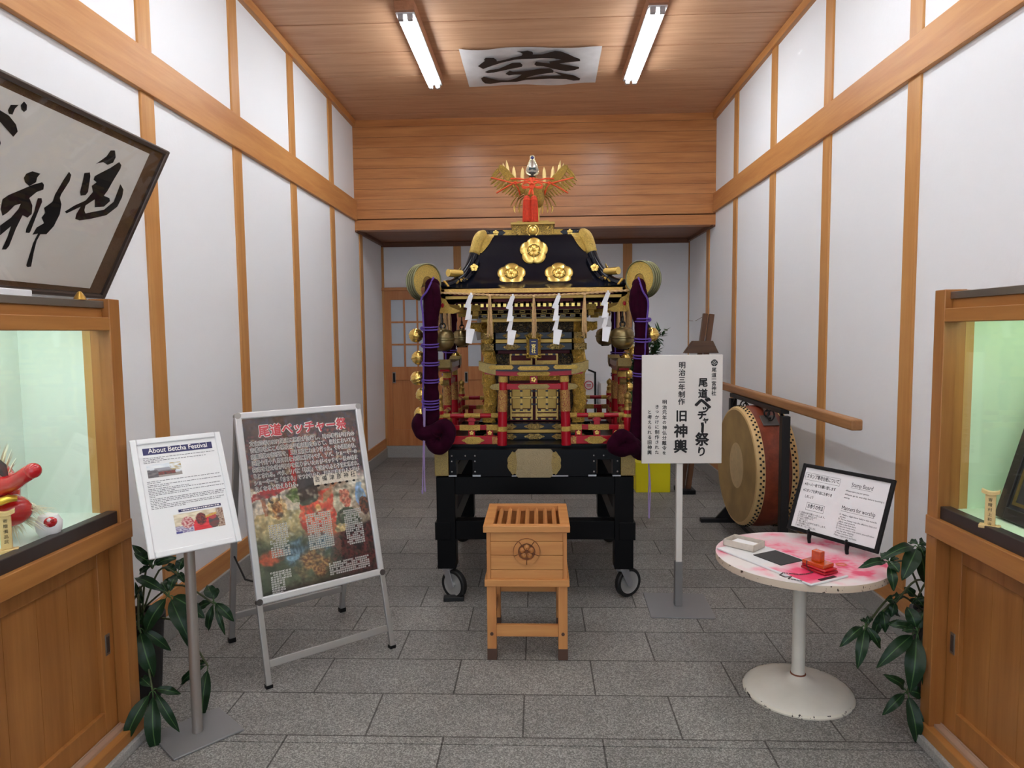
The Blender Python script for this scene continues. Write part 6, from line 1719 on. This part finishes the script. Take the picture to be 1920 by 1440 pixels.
# ================================================================== POTTED PLANTS
LEAF = None
def leafmat(name, c1, c2):
    m, nt, p = base(name); L = nt.links; N = nt.nodes.new
    tc = N('ShaderNodeTexCoord'); sx = N('ShaderNodeSeparateXYZ'); L.new(tc.outputs['UV'], sx.inputs[0])
    a = N('ShaderNodeMath'); a.operation = 'SUBTRACT'; a.inputs[1].default_value = .5; L.new(sx.outputs['X'], a.inputs[0])
    ab_ = N('ShaderNodeMath'); ab_.operation = 'ABSOLUTE'; L.new(a.outputs[0], ab_.inputs[0])
    r = N('ShaderNodeMapRange'); r.inputs['From Min'].default_value = .015; r.inputs['From Max'].default_value = .05; L.new(ab_.outputs[0], r.inputs['Value'])
    mx = N('ShaderNodeMix'); mx.data_type = 'RGBA'; mx.inputs['A'].default_value = (*s2l(c2),1); mx.inputs['B'].default_value = (*s2l(c1),1)
    L.new(r.outputs['Result'], mx.inputs['Factor']); L.new(mx.outputs['Result'], p.inputs['Base Color'])
    p.inputs['Roughness'].default_value = .36; p.inputs['Specular IOR Level'].default_value = .28; return m
LEAF = leafmat('umbrella_leaf', (22,48,26), (70,102,58)); STEM = mat('green_stem', (66,74,44), .6); POT = mat('dark_pot', (26,26,28), .5)
def leaf_obj(parent, P, Q, wid, sag, nrm):
    """long oval leaf from P to the drooping tip Q; nrm = side the upper face turns to"""
    P = V(P); Q = V(Q); P0 = P; P = P+(Q-P)*.13+V((0,0,.012)); d = Q-P; L = d.length; n = 14
    side = d.cross(V(nrm)).normalized(); nn = side.cross(d).normalized()
    b = MB(); uv = []
    for i in range(n+1):
        t = i/n; c = P+d*t+nn*(sag*L*math.sin(PI*min(1,t*1.05)))
        w_ = wid*(math.sin(PI*t**.85))**.75*(1-.12*t) if 0 < t < 1 else .0012
        for j in range(5):
            u = -1+j*.5; wav = .004*math.sin(t*14+j)
            b.v.append(c+side*(u*w_)+nn*(.22*w_*abs(u)-.0+wav*abs(u))); uv.append((j/4, t))
    for i in range(n):
        for j in range(4): b.f.append([i*5+j, i*5+j+1, (i+1)*5+j+1, (i+1)*5+j]); b.m.append(0)
    k0 = len(b.v); b.tube([P0, P0*.4+P*.6+V((0,0,.006)), P+d*.02], .0022, 5); uv += [(.5, 0)]*(len(b.v)-k0)
    o = obj('leaf', b, LEAF, parent, smooth=180)
    ul = o.data.uv_layers.new(name='UV')
    for lp_ in o.data.loops: ul.data[lp_.index].uv = uv[lp_.vertex_index]
    return o
def plant(name, label, base_, potr, poth, clusters, sgn):
    t = thing(name, label, 'potted plant', base_)
    O = V(base_)
    obj('pot', MB().lathe([(potr*.72,0),(potr*.8,.01),(potr,poth-.03),(potr*1.06,poth-.03),(potr*1.06,poth),(potr*.94,poth),(potr*.92,poth-.03),(.0005,poth-.03)], 28), POT, t)
    obj('soil', MB().lathe([(potr*.92,poth-.03),(.0005,poth-.02)], 20), mat('soil', (44,34,28), .9) if 'soil' not in bpy.data.materials else bpy.data.materials['soil'], t)
    for ci, (cpx, cpy, cY, leaves) in enumerate(clusters):
        c = wl(cpx, cpy, cY)-O
        r0 = V((random.uniform(-.05,.05), random.uniform(-.05,.05), poth-.03)); md = r0*.45+c*.55+V((0,0,.10+.05*random.random()))
        obj('stem', MB().tube(smooth_pts([r0, md, c], 6), .0045, 7), STEM, t)
        for (lx, ly, dY, wd) in leaves:
            Q = wl(lx, ly, cY+dY)-O
            d = (Q-c).normalized()
            leaf_obj(t, c, Q, wd*.70, .17, V((sgn*.25,-.75,.65)))
    return t
S_ = 3.272
def c3(x, y): return 230+x/S_, 1000+y/S_
def cl(x, y, Y, lv): a = c3(x, y); return (a[0], a[1], Y, [(*c3(l[0], l[1]), l[2], l[3]) for l in lv])
plant('potted_umbrella_plant', 'potted umbrella plant beside the cabinet behind the information stand', (-1.885, 3.02, 0), .125, .40, [
 cl(283,388,2.86,[(140,612,-.05,.050),(408,655,-.08,.048),(75,272,.08,.035),(330,262,.1,.030),(505,520,-.02,.050),(465,750,.10,.040),(240,300,.1,.03)]),
 cl(184,968,2.72,[(210,1368,-.05,.048),(10,1295,-.10,.044),(348,1220,.0,.030),(356,985,.04,.026),(112,885,.06,.030)]),
 cl(525,815,2.95,[(488,1140,-.06,.045),(352,930,.0,.03),(470,800,.05,.02)]),
 cl(560,432,3.02,[(682,540,.0,.032),(628,625,-.03,.020),(648,510,.03,.028),(520,318,.05,.040),(455,470,.02,.03),(560,330,.05,.04),(525,600,.0,.026)]),
 cl(185,215,2.98,[(58,70,.0,.030),(68,120,-.05,.034),(150,165,-.05,.03),(255,160,.04,.026),(330,150,.05,.035),(100,250,.0,.024)]),
 cl(98,590,2.82,[(192,885,-.04,.055),(296,720,.05,.032),(85,540,.05,.03)]),
 cl(340,255,3.02,[(380,300,-.04,.025),(300,330,.0,.03),(230,375,.02,.022),(375,150,.05,.035),(262,200,.04,.03)]),
 cl(130,470,2.95,[(76,300,.0,.02),(85,700,.0,.05)]),
], 1)
S2_ = 3.275
def c4(x, y): return 1600+x/S2_, 1000+y/S2_
def cl2(x, y, Y, lv): a = c4(x, y); return (a[0], a[1], Y, [(*c4(l[0], l[1]), l[2], l[3]) for l in lv])
plant('potted_umbrella_plant', 'potted umbrella plant beside the cabinet behind the round table', (1.845, 3.12, 0), .125, .40, [
 cl2(400,88,2.92,[(155,165,-.08,.032),(300,290,-.10,.050),(440,60,.05,.03),(340,55,.06,.025),(435,140,-.03,.028),(432,300,.02,.045)]),
 cl2(218,192,2.86,[(28,215,-.06,.026),(60,182,.0,.022),(282,238,-.05,.034),(248,355,-.05,.030),(170,120,.05,.025),(270,150,.05,.02)]),
 cl2(392,615,2.82,[(142,828,-.06,.042),(350,975,-.08,.058),(455,1018,-.02,.040),(215,545,.05,.030),(210,560,.0,.026),(300,600,-.04,.025),(330,450,.06,.045),(430,480,.05,.04)]),
 cl2(330,985,2.80,[(182,866,-.04,.030),(178,1118,-.03,.030),(392,1300,-.05,.042),(408,1248,-.02,.036),(420,990,.0,.04)]),
 cl2(75,575,2.86,[(25,832,-.08,.036),(-85,700,-.05,.030),(65,742,-.03,.022),(165,708,-.02,.026),(90,680,.02,.024),(50,525,.04,.016),(110,515,.04,.02)]),
 cl2(255,432,2.95,[(232,515,-.03,.026),(200,410,-.02,.030),(290,378,.05,.026),(150,600,.0,.028)]),
 cl2(180,480,2.93,[(195,610,-.03,.028),(150,590,.0,.026),(285,512,.04,.02),(120,640,.02,.028)]),
 cl2(385,415,3.0,[(430,450,-.03,.03),(310,330,.02,.03),(355,430,.02,.02),(440,400,.0,.03)]),
], -1)
# ================================================================== SKY LIGHT THROUGH THE OPEN FRONT, VIEW
w = bpy.data.worlds.new('sky'); SC.world = w; w.use_nodes = True
bg = w.node_tree.nodes['Background']; bg.inputs['Color'].default_value = (.80,.89,1.0,1); bg.inputs['Strength'].default_value = .7
SC.view_settings.view_transform = 'Standard'; SC.view_settings.look = 'None'; SC.view_settings.gamma = 1; SC.view_settings.exposure = 1.30
SC.view_settings.use_curve_mapping = False
SC.cycles.max_bounces = 8; SC.cycles.transparent_max_bounces = 12
SC.cycles.use_denoising = True
